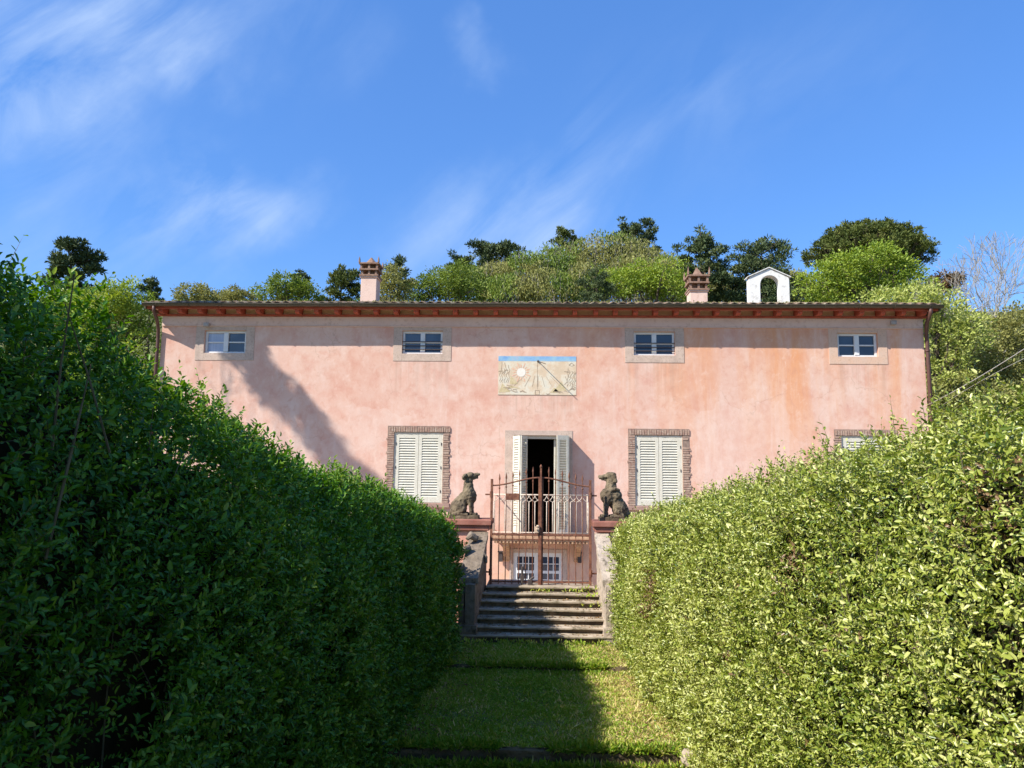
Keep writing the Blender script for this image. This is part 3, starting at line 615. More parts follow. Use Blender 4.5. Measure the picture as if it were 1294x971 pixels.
# chimneys
def chimney(x0, x1, y0, y1, zb, zs, ztop, matS, cone):
    m = MB(); m.box(x0, x1, y0, y1, zb, zs); m.box(x0-.03, x1+.03, y0-.03, y1+.03, zs, zs+.04)
    ch = m.build('chimney', M[matS], roof_o, bevel=.012)
    t = MB(); h = (ztop-zs-.04); z = zs+.041
    e = .05; t.box(x0-e, x1+e, y0-e, y1+e, z, z+.05); z += .05
    tier = h*.22
    for k in range(2):
        ex = .0 if k == 0 else .03; w = .06; xm = (x0+x1)/2; ym = (y0+y1)/2
        for (px_, py_) in ((x0-ex, y0-ex), (x1+ex-w, y0-ex), (x0-ex, y1+ex-w), (x1+ex-w, y1+ex-w), (xm-w/2, y0-ex), (xm-w/2, y1+ex-w), (x0-ex, ym-w/2), (x1+ex-w, ym-w/2)): t.box(px_, px_+w, py_, py_+w, z, z+tier)
        t.box(x0+.12, x1-.12, y0+.12, y1-.12, z, z+tier)
        z += tier; t.box(x0-e-ex*.6, x1+e+ex*.6, y0-e-ex*.6, y1+e+ex*.6, z, z+.045); z += .0455
    for (px_, py_) in ((x0-.05, y0-.05), (x1+.05, y0-.05), (x0-.05, y1+.05), (x1+.05, y1+.05)):
        t.tube([(px_, py_, z), (px_, py_, z+.08), (px_, py_, ztop-.02)], [.035, .03, .006], 6)
    t.build('chimney_cap', M['terracotta'], ch, bevel=.006)
    c = MB(); c.tube([((x0+x1)/2, (y0+y1)/2, z), ((x0+x1)/2, (y0+y1)/2, z+.05), ((x0+x1)/2, (y0+y1)/2, ztop+.03)], [(x1-x0)*.42, (x1-x0)*.36, .02], 4 if cone == 'tile' else 10); c.build('chimney_cone', M['terracotta'], ch)
chimney(-5.30, -4.84, 21.5, 22.0, 7.1, 8.08, 8.72, 'band', 'round')
chimney(4.24, 4.74, 21.5, 22.0, 7.1, 7.68, 8.42, 'band', 'tile')
# bell gable
m = MB(); x0, x1, xi, xj = 6.17, 7.36, 6.50, 7.07; zb, zsp = 7.2, 8.12; xm = (xi+xj)/2; rr = (xj-xi)/2
arc = [(xm+rr*math.cos(t), zsp+rr*math.sin(t)) for t in np.linspace(0, math.pi, 13)]
outl = [(x1, 8.34), (7.05, 8.50), (6.77, 8.615), (6.45, 8.50), (x0, 8.34)]
Y0, Y1 = 22.4, 22.68
V = []; F = []
outer = [(x1, zb)]+outl+[(x0, zb)]; inner = [(xj, zb)]+arc+[(xi, zb)]
# resample outer to the inner count
def resample(pts, n):
    pts = [Vector((p[0], p[1], 0)) for p in pts]; ds = [0]
    for i in range(1, len(pts)): ds.append(ds[-1]+(pts[i]-pts[i-1]).length)
    res = []
    for t in np.linspace(0, ds[-1], n):
        i = max(1, next((k for k in range(1, len(ds)) if ds[k] >= t-1e-9), len(ds)-1)); f = (t-ds[i-1])/max(ds[i]-ds[i-1], 1e-9); p = pts[i-1].lerp(pts[i], f); res.append((p.x, p.y))
    return res
inner_r = resample(inner, 41); outer_r = resample(outer, 41)
for y in (Y0, Y1):
    for p in outer_r: V.append((p[0], y, p[1]))
    for p in inner_r: V.append((p[0], y, p[1]))
for i in range(40):
    F += [(i, 41+i, 42+i, i+1), (82+i, 83+i, 82+42+i, 82+41+i), (i, i+1, 83+i, 82+i), (41+i, 82+41+i, 82+42+i, 42+i)]
m.add(V, F); bg_o = m.build('bell_gable', M['limewash'], roof_o, bevel=.012)
for (pa, pb) in (((6.12, 8.335), (6.765, 8.625)), ((6.775, 8.625), (7.41, 8.335))):
    q = MB(); q.hexa([(pa[0], 22.36, pa[1]), (pb[0], 22.36, pb[1]), (pb[0], 22.72, pb[1]), (pa[0], 22.72, pa[1])], [(pa[0], 22.36, pa[1]+.03), (pb[0], 22.36, pb[1]+.03), (pb[0], 22.72, pb[1]+.03), (pa[0], 22.72, pa[1]+.03)]); q.build('coping', M['limewash'], bg_o, bevel=.008)

# sundial painted panel on the wall
sd = empty('sundial', (-0.12, FY, 4.5), 'painted wall sundial with blue top strip, pale sun and iron rod above the balcony door', 'sundial')
m = MB(); m.box(-1.154, .912, FY-.006, FY-.001, 4.495, 5.40); m.build('dial_panel', M['fresco'], sd)
m = MB(); m.box(-1.154, .912, FY-.007, FY-.001, 5.402, 5.535); m.build('blue_strip', M['blueband'], sd)
PY = FY-.0065
def stroke(mb, pts, w):
    pts = [Vector((p[0], 0, p[1])) for p in pts]
    for i in range(len(pts)-1):
        d = (pts[i+1]-pts[i]); 
        if d.length < 1e-5: continue
        d.normalize(); s = Vector((-d.z, 0, d.x))*w/2; y = PY-.0015-random.uniform(0, .0025)
        a0, b0 = pts[i]-d*w*.2, pts[i+1]+d*w*.2
        mb.add([(a0+s+Vector((0, y, 0))), (a0-s+Vector((0, y, 0))), (b0-s+Vector((0, y, 0))), (b0+s+Vector((0, y, 0)))], [(0, 1, 2, 3)])
m = MB(); cx, cz = -.545, 5.10; y = PY-.003
m.add([(cx, y, cz)]+[(cx+.115*math.cos(t), y, cz+.115*math.sin(t)) for t in np.linspace(0, 2*math.pi, 25)[:-1]], [(0, i, i % 24+1) for i in range(1, 25)]); m.build('painted_sun', M['sunpaint'], sd)
m = MB()
for k in range(16):
    t = 2*math.pi*k/16; r1 = .26 if k % 2 else .20; stroke(m, [(cx+.135*math.cos(t), cz+.135*math.sin(t)), (cx+r1*math.cos(t), cz+r1*math.sin(t))], .022)
m.build('sun_rays', M['rosepaint'], sd)
m = MB(); r = random.Random(3); bx0, bz0 = -.10, 5.36
for tx in (-.75, -.45, -.25, -.10, .08, .28, .5): stroke(m, [(bx0+(tx-bx0)*.55, bz0+(4.72-bz0)*.55), (tx, 4.72)], .007)
stroke(m, [(-.115, 5.38), (-.115, 4.66)], .012)
# left figure: standing column of drapery, spear, boat; right figure likewise; rocks below
def squiggle(x, z0, z1, amp, n, w):
    stroke(m, [(x+amp*math.sin(i*1.9+x*9)+r.uniform(-.012, .012), z0+(z1-z0)*i/n) for i in range(n+1)], w)
for x, a in ((-1.10, .015), (-1.05, .02), (-.985, .03), (-.93, .03), (-.87, .02)): squiggle(x, 4.82, 5.10+r.uniform(0, .22), a, 7, .011)
stroke(m, [(-1.07, 5.12), (-1.06, 5.38)], .012); stroke(m, [(-.99, 5.36), (-.94, 5.16), (-1.02, 5.10)], .013); stroke(m, [(-1.0, 5.16), (-.90, 5.16)], .02); stroke(m, [(-1.15, 5.12), (-1.06, 5.13)], .013)
for x, a in ((.68, .02), (.73, .03), (.79, .03), (.84, .03), (.885, .015)): squiggle(x, 4.74, 5.12+r.uniform(0, .24), a, 8, .012)
stroke(m, [(.72, 5.30), (.79, 5.36), (.86, 5.30), (.79, 5.27), (.72, 5.30)], .014); stroke(m, [(.60, 5.13), (.74, 5.11)], .018); stroke(m, [(.62, 5.0), (.68, 4.86), (.60, 4.78)], .012)
for k in range(26):
    left = k < 14; x = r.uniform(-1.12, -.55) if left else r.uniform(.12, .88); z = 4.52+abs(r.gauss(0, .07))+(max(0, (-x-.5))*.25 if left else max(0, x-.3)*.22)
    stroke(m, [(x, z), (x+r.uniform(.03, .08), z+r.uniform(-.03, .05)), (x+r.uniform(.08, .16), z-r.uniform(.0, .05))], r.uniform(.008, .018))
stroke(m, [(-.17, 4.51), (-.17, 4.62), (-.06, 4.62), (-.06, 4.51), (-.17, 4.51)], .014)
stroke(m, [(-1.154, 4.50), (.912, 4.50)], .012)
m.build('painted_lines', M['sepia'], sd)
m = MB()
def tri(a, b, c, dy=.0022): m.add([(a[0], PY-dy, a[1]), (b[0], PY-dy, b[1]), (c[0], PY-dy, c[1])], [(0, 1, 2)])
tri((-.84, 4.78), (-.62, 4.79), (-.83, 5.02)); tri((-.92, 4.70), (-.55, 4.66), (-.78, 4.74)); tri((.30, 4.58), (.66, 4.62), (.52, 4.86)); tri((.22, 4.56), (.50, 4.56), (.33, 4.70)); tri((-1.14, 4.56), (-.82, 4.58), (-1.04, 4.80))
m.build('painted_hills', M['ochre'], sd)
m = MB(); m.tube([(-.10, FY-.005, 5.40), (.10, FY-.55, 5.25)], .010, 6); m.ball((-.10, FY-.02, 5.40), .03, 8, 6); m.build('gnomon', M['iron'], sd, True)

# ------------------------------------------------------------------ gate pillars, stairs, gate
def pillar(name, x0, x1, label):
    y0, y1 = 12.42, 13.0; r = empty(name, ((x0+x1)/2, 12.7, 0), label, 'gate pillar', 'gate pillars under the dog statues')
    m = MB(); m.box(x0+.04, x1-.04, y0+.04, y1-.04, -.6, 1.47); m.build('shaft', M['pillar'], r, bevel=.012)
    m = MB(); m.box(x0-.03, x1+.03, y0-.02, y1+.02, 1.47, 1.555); m.box(x0-.07, x1+.07, y0-.06, y1+.06, 1.556, 1.645); m.build('cap', M['coping'], r, bevel=.012)
    return r
pillar('gate_pillar', -1.66, -.86, 'pink plastered pillar under the dog with raised muzzle, red coping on top')
pillar('gate_pillar', .90, 1.62, 'pink plastered pillar under the dog with level muzzle, half hidden by the sunlit hedge')
# landing and steps
st = empty('staircase', (0, 11.6, 0), 'worn stone steps with dark risers leading up to the rusty gate', 'stairs')
zk = [.118, .201, .288, .379, .475, .556, .634]
for k in range(7):
    y = 11.05+.19*k; hw = [1.20, 1.04, 1.01, .98, .95, .92, .90][k]; z = zk[k]; yb = y+.30 if k < 6 else 13.0
    if k == 6: hw = .85
    m = MB(); nx = 28
    # tread with a broken, uneven nosing
    xs = np.linspace(-hw, hw, nx); wv = 0.010*wob(np.stack([xs*1.0, 0*xs+k*3.1, 0*xs], 1), 1.4, 11+k); zv = .006*wob(np.stack([xs, 0*xs+k*5.1, 0*xs], 1), .8, 31+k)
    V = []
    for x, w, q in zip(xs, wv, zv): V += [(x, y+w, z-.026+q), (x, y+w-.004, z-.006+q), (x, y+w+.012, z+q), (x, yb, z+q*.4), (x, yb, z-.034)]
    F = [(i*5+a, i*5+5+a, i*5+5+(a+1) % 5, i*5+(a+1) % 5) for i in range(nx-1) for a in range(5)]+[tuple(range(5)), tuple(range((nx-1)*5, nx*5))[::-1]]
    m.add(V, F); s = m.build('step', M['step'], st)
    rz = zk[k-1] if k else -.10
    m = MB(); m.box(-hw+.01, hw-.01, y+.055, y+.12, rz-.02, z-.035); m.build('riser', M['riser'], s, rough=(4, .02, .08))
m = MB(); m.box(-.86, .86, 11.2, 12.98, -.6, -.02); m.box(-.86, .86, 12.3, 12.98, -.02, .598); m.build('landing', M['riser'], st)
# dead leaves and weeds on the steps
def litter():
    n = 520; kk = rng.integers(0, 6, n); x = rng.uniform(-.9, .92, n)*1.0; y = 11.05+.19*kk+rng.uniform(.03, .17, n); z = np.array(zk)[kk]+.006
    P = np.stack([x, y, z], 1); D = rng.normal(size=(n, 3)); D[:, 2] *= .3; Nn = rng.normal(size=(n, 3))*.35+[0, 0, 1]
    tag(leaves('fallen_leaves', P, D, Nn, rng.uniform(.02, .045, n), rng.uniform(.015, .025, n), rng.uniform(0, 1, n), M['deadleaf']), 'scattered dry brown leaves lying on the stone steps', 'leaves', kind='stuff')
litter()
# stair parapets: raked stone, short post at the foot
def parapet(label, s, mat, dx):
    r = empty('stair_parapet', (s*1.0+dx, 11.7, 0), label, 'parapet', 'stone parapets beside the steps')
    m = MB(); xa = lambda x: s*x+dx
    ins, outw = (.865, 1.085) if s > 0 else (.84, 1.12)
    i2, o2 = (.90, 1.19) if s > 0 else (.90, 1.19)
    def q(x0, x1, y0, y1): return [(min(xa(x0), xa(x1)), y0), (max(xa(x0), xa(x1)), y0), (max(xa(x0), xa(x1)), y1), (min(xa(x0), xa(x1)), y1)]
    fr = q(i2+.03, o2-.03, 11.30, 11.31); bk = q(ins+.03, outw-.03, 12.41, 12.42)
    m.hexa([(*fr[0], -.3), (*fr[1], -.3), (*bk[2], -.3), (*bk[3], -.3)], [(*fr[0], .78), (*fr[1], .78), (*bk[2], 1.36), (*bk[3], 1.36)])
    m.build('wall_body', mat, r, rough=(5, .035, .14))
    m = MB(); fr = q(i2, o2, 11.26, 11.27); bk = q(ins, outw, 12.41, 12.42)
    m.hexa([(*fr[0], .785), (*fr[1], .785), (*bk[2], 1.365), (*bk[3], 1.365)], [(*fr[0], .87), (*fr[1], .87), (*bk[2], 1.45), (*bk[3], 1.45)]); m.build('coping', mat, r, rough=(5, .03, .12))
    m = MB(); f = q(i2+.03, i2+.17, 11.10, 11.29); m.hexa([(*p, -.05) for p in f], [(*p, .80) for p in f])
    f = q(o2-.10, o2-.02, 11.12, 11.29); m.hexa([(*p, -.05) for p in f], [(*p, .70) for p in f]); f = q(i2, o2+.01, 11.06, 11.29); m.hexa([(*p, -.1) for p in f], [(*p, .24) for p in f])
    m.build('end_post', mat, r, rough=(4, .03, .1))
    return r
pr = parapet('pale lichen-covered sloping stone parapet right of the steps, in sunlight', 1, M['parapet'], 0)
pl = parapet('dark crumbling stone parapet left of the steps with broken scroll pieces', -1, M['parapet_shaded'], 0.0)
for pts, rad in ((((-1.16, 11.5, 1.02), (-1.20, 11.42, .98), (-1.28, 11.34, .90), (-1.30, 11.30, .80)), (.05, .06, .05, .03)), (((-1.10, 11.9, 1.24), (-1.17, 11.8, 1.22), (-1.24, 11.72, 1.14)), (.05, .055, .03)), (((-.90, 11.9, 1.17), (-.84, 11.86, 1.10), (-.83, 11.84, 1.02)), (.03, .035, .02)), (((-1.0, 12.15, 1.36), (-1.1, 12.1, 1.42), (-1.15, 12.05, 1.36)), (.05, .06, .03))):
    m = MB(); m.tube(pts, list(rad), 8); m.build('broken_scroll', M['parapet_shaded'], pl, True, rough=(2, .02, .06))

# gate
gate = empty('iron_gate', (0, 12.42, .63), 'rusty two-leaf wrought iron gate with spear tips and arched top rail', 'gate')
GY = 12.42
def toprail(x):
    t = abs(x)/.80; return 2.195 + .135*(1-t*t*(3-2*t))
for s in (-1, 1):
    m = MB()
    m.box(*sorted((s*.815, s*.775)), GY-.02, GY+.02, .60, 2.30); m.box(*sorted((s*.004, s*.040)), GY-.016, GY+.016, .62, 2.32)
    m.tube([(s*x, GY, toprail(x)) for x in np.linspace(.02, .79, 14)], .0135, 6)
    m.box(*sorted((s*.042, s*.773)), GY-.016, GY+.016, 1.40, 1.435); m.box(*sorted((s*.042, s*.773)), GY-.012, GY+.012, 1.335, 1.352); m.box(*sorted((s*.042, s*.773)), GY-.015, GY+.015, .665, .69)
    leaf = m.build('gate_leaf', M['rust'], gate, bevel=.003)
    for k in range(1, 7):
        x = s*(.02+.1085*k); zt = toprail(x)+.10; b = MB()
        b.tube([(x, GY, .64), (x, GY, zt)], .0078, 6); b.tube([(x, GY, zt-.03), (x, GY, zt), (x, GY, zt+.02), (x, GY, zt+.085)], [.008, .015, .014, .002], 6); b.ball((x, GY, toprail(x)-.05), .016, 6, 5)
        b.build('bar', M['rust'], leaf)
    for z in (.82, 2.05):
        h = MB(); h.tube([(s*.80, GY, z-.05), (s*.80, GY, z+.05)], .028, 8); h.tube([(s*.80, GY, z), (s*.90, GY+.03, z)], .014, 6); h.build('hinge', M['rust'], leaf)
m = MB(); m.box(-.015, .015, GY-.04, GY-.017, .60, 2.49); m.tube([(0, GY-.03, 2.49), (0, GY-.03, 2.51), (0, GY-.03, 2.54)], [.020, .022, .008], 8); m.build('meeting_stile', M['rust'], gate, bevel=.003)
m = MB(); m.box(-.56, -.345, GY-.024, GY-.014, 1.965, 2.07); m.build('letter_plate', M['rust'], gate, bevel=.003)
m = MB(); m.box(-.10, -.022, GY-.07, GY-.046, 1.45, 1.55); m.tube([(-.06, GY-.075, 1.51), (-.06, GY-.10, 1.51)], .018, 8); m.tube([(-.045, GY-.06, 1.55), (-.045, GY-.06, 1.575)], [.032, .02], 8); m.build('lock_case', M['cream'], gate, bevel=.008)
m = MB(); m.tube([(-.29, GY-.03, .63), (-.29, GY-.03, .92)], .018, 7); m.box(-.32, -.26, GY-.045, GY-.02, .70, .78); m.box(-.20, -.13, GY-.05, GY-.02, .635, .72); m.tube([(-.16, GY-.03, .72), (-.10, GY-.03, .76)], .018, 6); m.build('drop_bolt', M['iron'], gate, bevel=.004)

# ------------------------------------------------------------------ stone dogs
def dog(name, loc, face, parts, label, plinth):
    m = MB()
    def cap(a, b, ra, rb, ysq=1.0):
        a = Vector(a); b = Vector(b); n = max(3, int((b-a).length/0.018))
        for i in range(n+1):
            t = i/n; p = a.lerp(b, t); r = ra+(rb-ra)*t; m.ball(p, (r, r*ysq, r), 14, 9)
    for p in parts:
        if p[0] == 'c': cap(*p[1:])
        else: m.ball(p[1], p[2], 16, 10)
    me = bpy.data.meshes.new(name+'_raw'); me.from_pydata(m.v, [], m.f); tmp = bpy.data.objects.new('tmp', me); COL.objects.link(tmp)
    rm = tmp.modifiers.new('r', 'REMESH'); rm.mode = 'VOXEL'; rm.voxel_size = .0085
    sm = tmp.modifiers.new('s', 'SMOOTH'); sm.iterations = 2; sm.factor = .5
    tx = bpy.data.textures.new('weather', 'CLOUDS'); tx.noise_scale = .04; tx.noise_depth = 4
    dp = tmp.modifiers.new('d', 'DISPLACE'); dp.texture = tx; dp.strength = .030; dp.mid_level = .5
    dg = bpy.context.evaluated_depsgraph_get(); me2 = bpy.data.meshes.new_from_object(tmp.evaluated_get(dg)); bpy.data.objects.remove(tmp)
    r = empty(name, loc, label, 'statue', 'stone dogs on the gate pillars')
    mx = Matrix.Translation(loc) @ Matrix.Rotation(0 if face > 0 else math.pi, 4, 'Z')
    me2.transform(mx); link_mesh('dog_body', me2, M['statue'], r, True)
    b = MB(); x0, x1 = plinth
    if face < 0: x0, x1 = -x1, -x0
    b.box(loc[0]+x0, loc[0]+x1, loc[1]-.15, loc[1]+.15, loc[2], loc[2]+.055); b.build('plinth', M['statue'], r, rough=(4, .02, .07))
    return r
Y = .085
left_parts = [('c', (-.13, 0, .19), (.06, 0, .40), .118, .108, .95), ('c', (.06, 0, .40), (.05, 0, .50), .108, .088, .9), ('c', (.05, 0, .48), (.055, 0, .65), .088, .066, .9),
    ('b', (.075, 0, .695), (.078, .064, .066)), ('c', (.10, 0, .69), (.215, 0, .725), .050, .030, .9), ('c', (.10, 0, .665), (.195, 0, .672), .035, .022, .8), ('b', (.222, 0, .737), (.020, .022, .018)), ('b', (.115, .03, .738), (.025, .018, .016)), ('b', (.115, -.03, .738), (.025, .018, .016)),
    ('b', (.095, 0, .36), (.10, .10, .13)),
    ('b', (-.19, 0, .11), (.07, .11, .07)), ('c', (-.20, .09, .07), (-.24, .02, .075), .03, .02), ('c', (-.24, .02, .075), (-.20, -.10, .07), .02, .018)]
for s in (1, -1):
    left_parts += [('c', (.0, s*.062, .71), (-.025, s*.085, .675), .032, .030), ('b', (-.02, s*.088, .66), (.030, .018, .040)), ('b', (.06, s*.075, .39), (.075, .05, .11)), ('c', (.085, s*.075, .34), (.105, s*.072, .20), .055, .038), ('c', (.105, s*.072, .20), (.115, s*.072, .075), .036, .034), ('c', (.115, s*.072, .07), (.185, s*.075, .068), .034, .028),
        ('b', (-.085, s*.10, .175), (.115, .055, .105)), ('c', (-.03, s*.115, .14), (-.15, s*.11, .075), .05, .035), ('c', (-.15, s*.115, .075), (.045, s*.12, .068), .034, .030)]
right_parts = [('c', (-.10, 0, .19), (.08, 0, .42), .122, .125, .9), ('c', (.08, 0, .42), (.06, 0, .54), .115, .095, .9), ('c', (.06, 0, .52), (.055, 0, .68), .092, .072, .9),
    ('b', (.07, 0, .725), (.080, .068, .068)), ('c', (.10, 0, .715), (.225, 0, .700), .052, .036, .9), ('b', (.245, 0, .712), (.024, .026, .022)), ('b', (.115, .03, .765), (.026, .018, .016)), ('b', (.115, -.03, .765), (.026, .018, .016)), ('c', (.10, 0, .665), (.20, 0, .668), .030, .022),
    ('b', (.145, 0, .40), (.095, .10, .12)),
    ('c', (-.14, 0, .16), (-.25, 0, .05), .09, .035, .9),
    ('b', (-.02, 0, .40), (.10, .13, .11))]
for s in (1, -1):
    right_parts += [('c', (.015, s*.068, .745), (-.01, s*.085, .64), .034, .030), ('c', (.14, s*.085, .46), (.0, s*.115, .52), .032, .03), ('c', (.0, s*.115, .52), (-.06, s*.09, .50), .03, .02), ('b', (.09, s*.08, .40), (.075, .05, .11)), ('c', (.12, s*.078, .36), (.145, s*.075, .21), .056, .040), ('c', (.145, s*.075, .21), (.15, s*.075, .075), .038, .036), ('c', (.15, s*.075, .07), (.215, s*.078, .068), .036, .03),
        ('b', (-.06, s*.105, .19), (.105, .055, .11)), ('c', (-.02, s*.12, .15), (-.12, s*.115, .075), .05, .036), ('c', (-.12, s*.12, .075), (.065, s*.125, .068), .036, .03)]
dog('dog_statue', (-1.255, 12.7, 1.646), 1, left_parts, 'weathered stone sitting dog looking up to the right, muzzle raised', (-.245, .235))
dog('dog_statue', (1.215, 12.7, 1.646), -1, right_parts, 'weathered stone sitting dog with collar folds facing left, muzzle level', (-.26, .26))

# ------------------------------------------------------------------ garden steps in the lawn
for y, zt, zb, lab in ((9.82, .005, -.09, 'low mossy stone edging across the grass just below the steps'), (7.065, -.043, -.22, 'brown mossy stone edging across the grass nearest the camera')):
    m = MB(); x = -2.1; r = random.Random(int(y*10))
    while x < 2.1:
        w = r.uniform(.25, .8); m.box(x, x+w-.008, y-.03-r.uniform(0, .035), y+.10, zb, zt+r.uniform(-.025, .006)); x += w
    o = m.build('garden_edging', M['edging'], None, rough=(5, .04, .07)); tag(o, lab, 'edging', 'stone edgings across the lawn')
m = MB(); m.ball((1.30, 6.95, -.06), (.09, .07, .075), 12, 8); o = m.build('edging_stone', M['parapet'], None, True, rough=(2, .05, .07)); tag(o, 'pale loose stone at the right end of the nearest edging', 'stone')

# ------------------------------------------------------------------ hedges
def interp(y, tab): return np.interp(y, [t[0] for t in tab], [t[1] for t in tab])
TOPL = [(-1, 3.3), (2.0, 3.46), (2.4, 3.30), (2.6, 3.12), (2.75, 3.04), (2.95, 3.0), (3.15, 3.05), (3.32, 3.02), (3.45, 2.86), (3.6, 2.77), (3.9, 2.70), (4.4, 2.60), (5.05, 2.48), (6.15, 2.28), (8.1, 2.06), (9.5, 1.88), (10.9, 1.70)]
TOPR = [(-1, 3.0), (1.5, 2.86), (2.6, 2.68), (3.2, 2.61), (3.7, 2.57), (4.4, 2.47), (6.1, 2.24), (8.0, 2.0), (9.5, 1.86), (10.8, 1.72)]
def hedge(side, label, top, inner, leafmat_, zb, dens, seed, lsize, upness, tint_fn, holes, SH, tallf, deep, dead):
    r = np.random.default_rng(seed); s = side; TH = 1.15
    root = empty('hedge', (s*1.9, 6, -.2), label, 'hedge')
    yE = 10.9
    SHf = lambda yy: SH*np.interp(yy, [3, 5, 7.5], [1.0, .75, .35])
    P = []; Nn = []; W = []
    def face_pts(n, y, u):              # inner face, u 0 bottom .. 1 top
        zt = interp(y, top); z = zb+(zt-.10-zb)*u; x = s*(inner(y) + SHf(y)*np.clip((u-.72)/.28, 0, 1)**1.7 - .04*np.sin(u*3.1))
        return np.stack([x, y, z], 1), np.tile([-s*1.0, 0, .15], (n, 1))
    A = 10.5*3.1
    y = 0.4+10.5*r.random(int(A*dens*1.0)); 
    keep = r.random(len(y)) < np.interp(y, [0.4, 1.5, 4, 7, 10.9], [.25, 1.3, 1.2, .95, .85]); y = y[keep]
    p, q = face_pts(len(y), y, r.random(len(y))); P.append(p); Nn.append(q)
    n = int(10.5*TH*dens*.62); y = 0.4+10.5*r.random(n); v = r.random(n); zt = interp(y, top)
    x = s*(inner(y)+SHf(y)*.9+(TH-SHf(y)*.9)*v); z = zt - (.04+.06*(y < 5))*(1-np.clip(v/.22, 0, 1))**2 + .05*np.sin(v*3.1) - .18*np.clip((v-.8)/.2, 0, 1)**2
    P.append(np.stack([x, y, z], 1)); Nn.append(np.tile([-s*.2, 0, 1.0], (n, 1)))
    n = int(TH*1.9*dens*.6); v = r.random(n); u = r.random(n); zt = interp(yE, top)
    P.append(np.stack([s*(inner(yE)+TH*v), yE+0*v, zb+(zt-zb-.04)*u], 1)); Nn.append(np.tile([0, 1.0, .1], (n, 1)))
    # outer face, thin
    n = int(10*2*dens*.14); y = .4+10.5*r.random(n); u = r.random(n); zt = interp(y, top)
    P.append(np.stack([s*(inner(y)+TH+.05+0*y), y, zb+(zt-.1-zb)*u], 1)); Nn.append(np.tile([s*1.0, 0, .2], (n, 1)))
    P = np.concatenate(P); Nn = norm(np.concatenate(Nn))
    b1 = wob(P, .55, seed+1); b2 = wob(P, 1.9, seed+2)
    P = P + Nn*(.095*b1+.06*b2)[:, None]
    hole = wob(P*np.array([1, 1.0, .55]), 1.1, seed+3)
    gap = (hole > holes) & (P[:, 2] < interp(P[:, 1], top)-.55)
    kp = ~gap | (r.random(len(P)) < .34)
    P = P[kp]; Nn = Nn[kp]; gap = gap[kp]; b1 = b1[kp]
    n = len(P)
    P = P - Nn*(r.random(n)**1.3*deep+gap*.10)[:, None]
    D = norm(Nn*.55 + np.array([0, 0, upness]) + r.normal(size=(n, 3))*.45)
    SL = r.uniform(.06, .15, n)
    # a few tall shoots on top
    tall = (Nn[:, 2] > .8) & (r.random(n) < tallf); SL[tall] = r.uniform(.16, .34, tall.sum()); D[tall] = norm(np.array([0, 0, 1.0])+r.normal(size=(tall.sum(), 3))*.22)
    fsc = np.interp(P[:, 1], [1.5, 4, 11], [.74, .88, 1.12])
    LP = []; LD = []; LN = []; LL = []; LT = []
    k = 8
    base_t = tint_fn(P, b1, r); ss = r.uniform(.62, 1.3, n); dd = (wob(P, .9, seed+9) > dead) | (r.random(n) < (.008 if dead < 5 else 0))
    for j in range(k):
        t = (j+.6)/k; az = r.uniform(0, 6.283, n)
        a = norm(np.cross(D, r.normal(size=(n, 3)))); 
        rad = a; ld = norm(D*(.35+.5*t)+rad*(1.0-.3*t)); 
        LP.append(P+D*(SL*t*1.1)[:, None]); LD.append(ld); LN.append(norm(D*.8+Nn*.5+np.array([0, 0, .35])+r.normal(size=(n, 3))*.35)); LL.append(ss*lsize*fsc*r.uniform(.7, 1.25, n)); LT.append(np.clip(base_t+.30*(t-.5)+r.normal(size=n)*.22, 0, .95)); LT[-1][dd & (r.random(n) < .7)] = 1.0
    LP, LD, LN, LL, LT = map(np.concatenate, (LP, LD, LN, LL, LT))
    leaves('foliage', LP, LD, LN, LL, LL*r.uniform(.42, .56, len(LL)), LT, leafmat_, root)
    q = tall | (r.random(n) < .25); nq = int(q.sum()); leaves('shoots', P[q], D[q], norm(np.cross(D[q], r.normal(size=(nq, 3)))), SL[q]*1.10, .0035, np.full(nq, .5), M['twig'], root, fold=0, droop=0)
    # dark twiggy inside
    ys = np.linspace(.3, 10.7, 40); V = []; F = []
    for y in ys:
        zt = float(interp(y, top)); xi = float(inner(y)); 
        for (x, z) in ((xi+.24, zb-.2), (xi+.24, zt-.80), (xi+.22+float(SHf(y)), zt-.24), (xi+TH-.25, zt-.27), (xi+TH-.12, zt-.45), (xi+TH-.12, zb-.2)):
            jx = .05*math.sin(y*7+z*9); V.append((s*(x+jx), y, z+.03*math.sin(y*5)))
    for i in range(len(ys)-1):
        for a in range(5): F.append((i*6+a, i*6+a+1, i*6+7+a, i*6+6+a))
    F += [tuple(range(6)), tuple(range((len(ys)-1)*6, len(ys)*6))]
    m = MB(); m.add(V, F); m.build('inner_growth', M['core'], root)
    # woody stems
    m = MB()
    for i in range(90):
        y = r.uniform(1.2, 10.6); zt = float(interp(y, top)); xi = float(inner(y)); x = s*(xi+r.uniform(.0, .20)); z0 = r.uniform(zb, zt-.6); ln = r.uniform(.2, .6); dx = r.normal()*.10; dy = r.normal()*.14
        rr = r.uniform(.0022, .005); m.tube([(x, y, z0), (x+dx*.4, y+dy*.5+.02, z0+ln*.5), (x+dx-s*.03, y+dy, z0+ln)], [rr, rr*.8, rr*.4], 5)
    m.build('stems', M['twig'], root)
    return root
def tl(P, b, r): return .36 + .16*b + .10*wob(P, .25, 77) + .42*np.clip((P[:, 2]-interp(P[:, 1], TOPL)+.10)/.15, 0, 1)*(r.random(len(P)) < .8)  # top leaves lightened; the sun on the hedge top is in this tint
def tr_(P, b, r):
    t = .52 + .16*b + .12*wob(P, .22, 78); t = np.where(r.random(len(P)) < .012, 1.2, t); return t
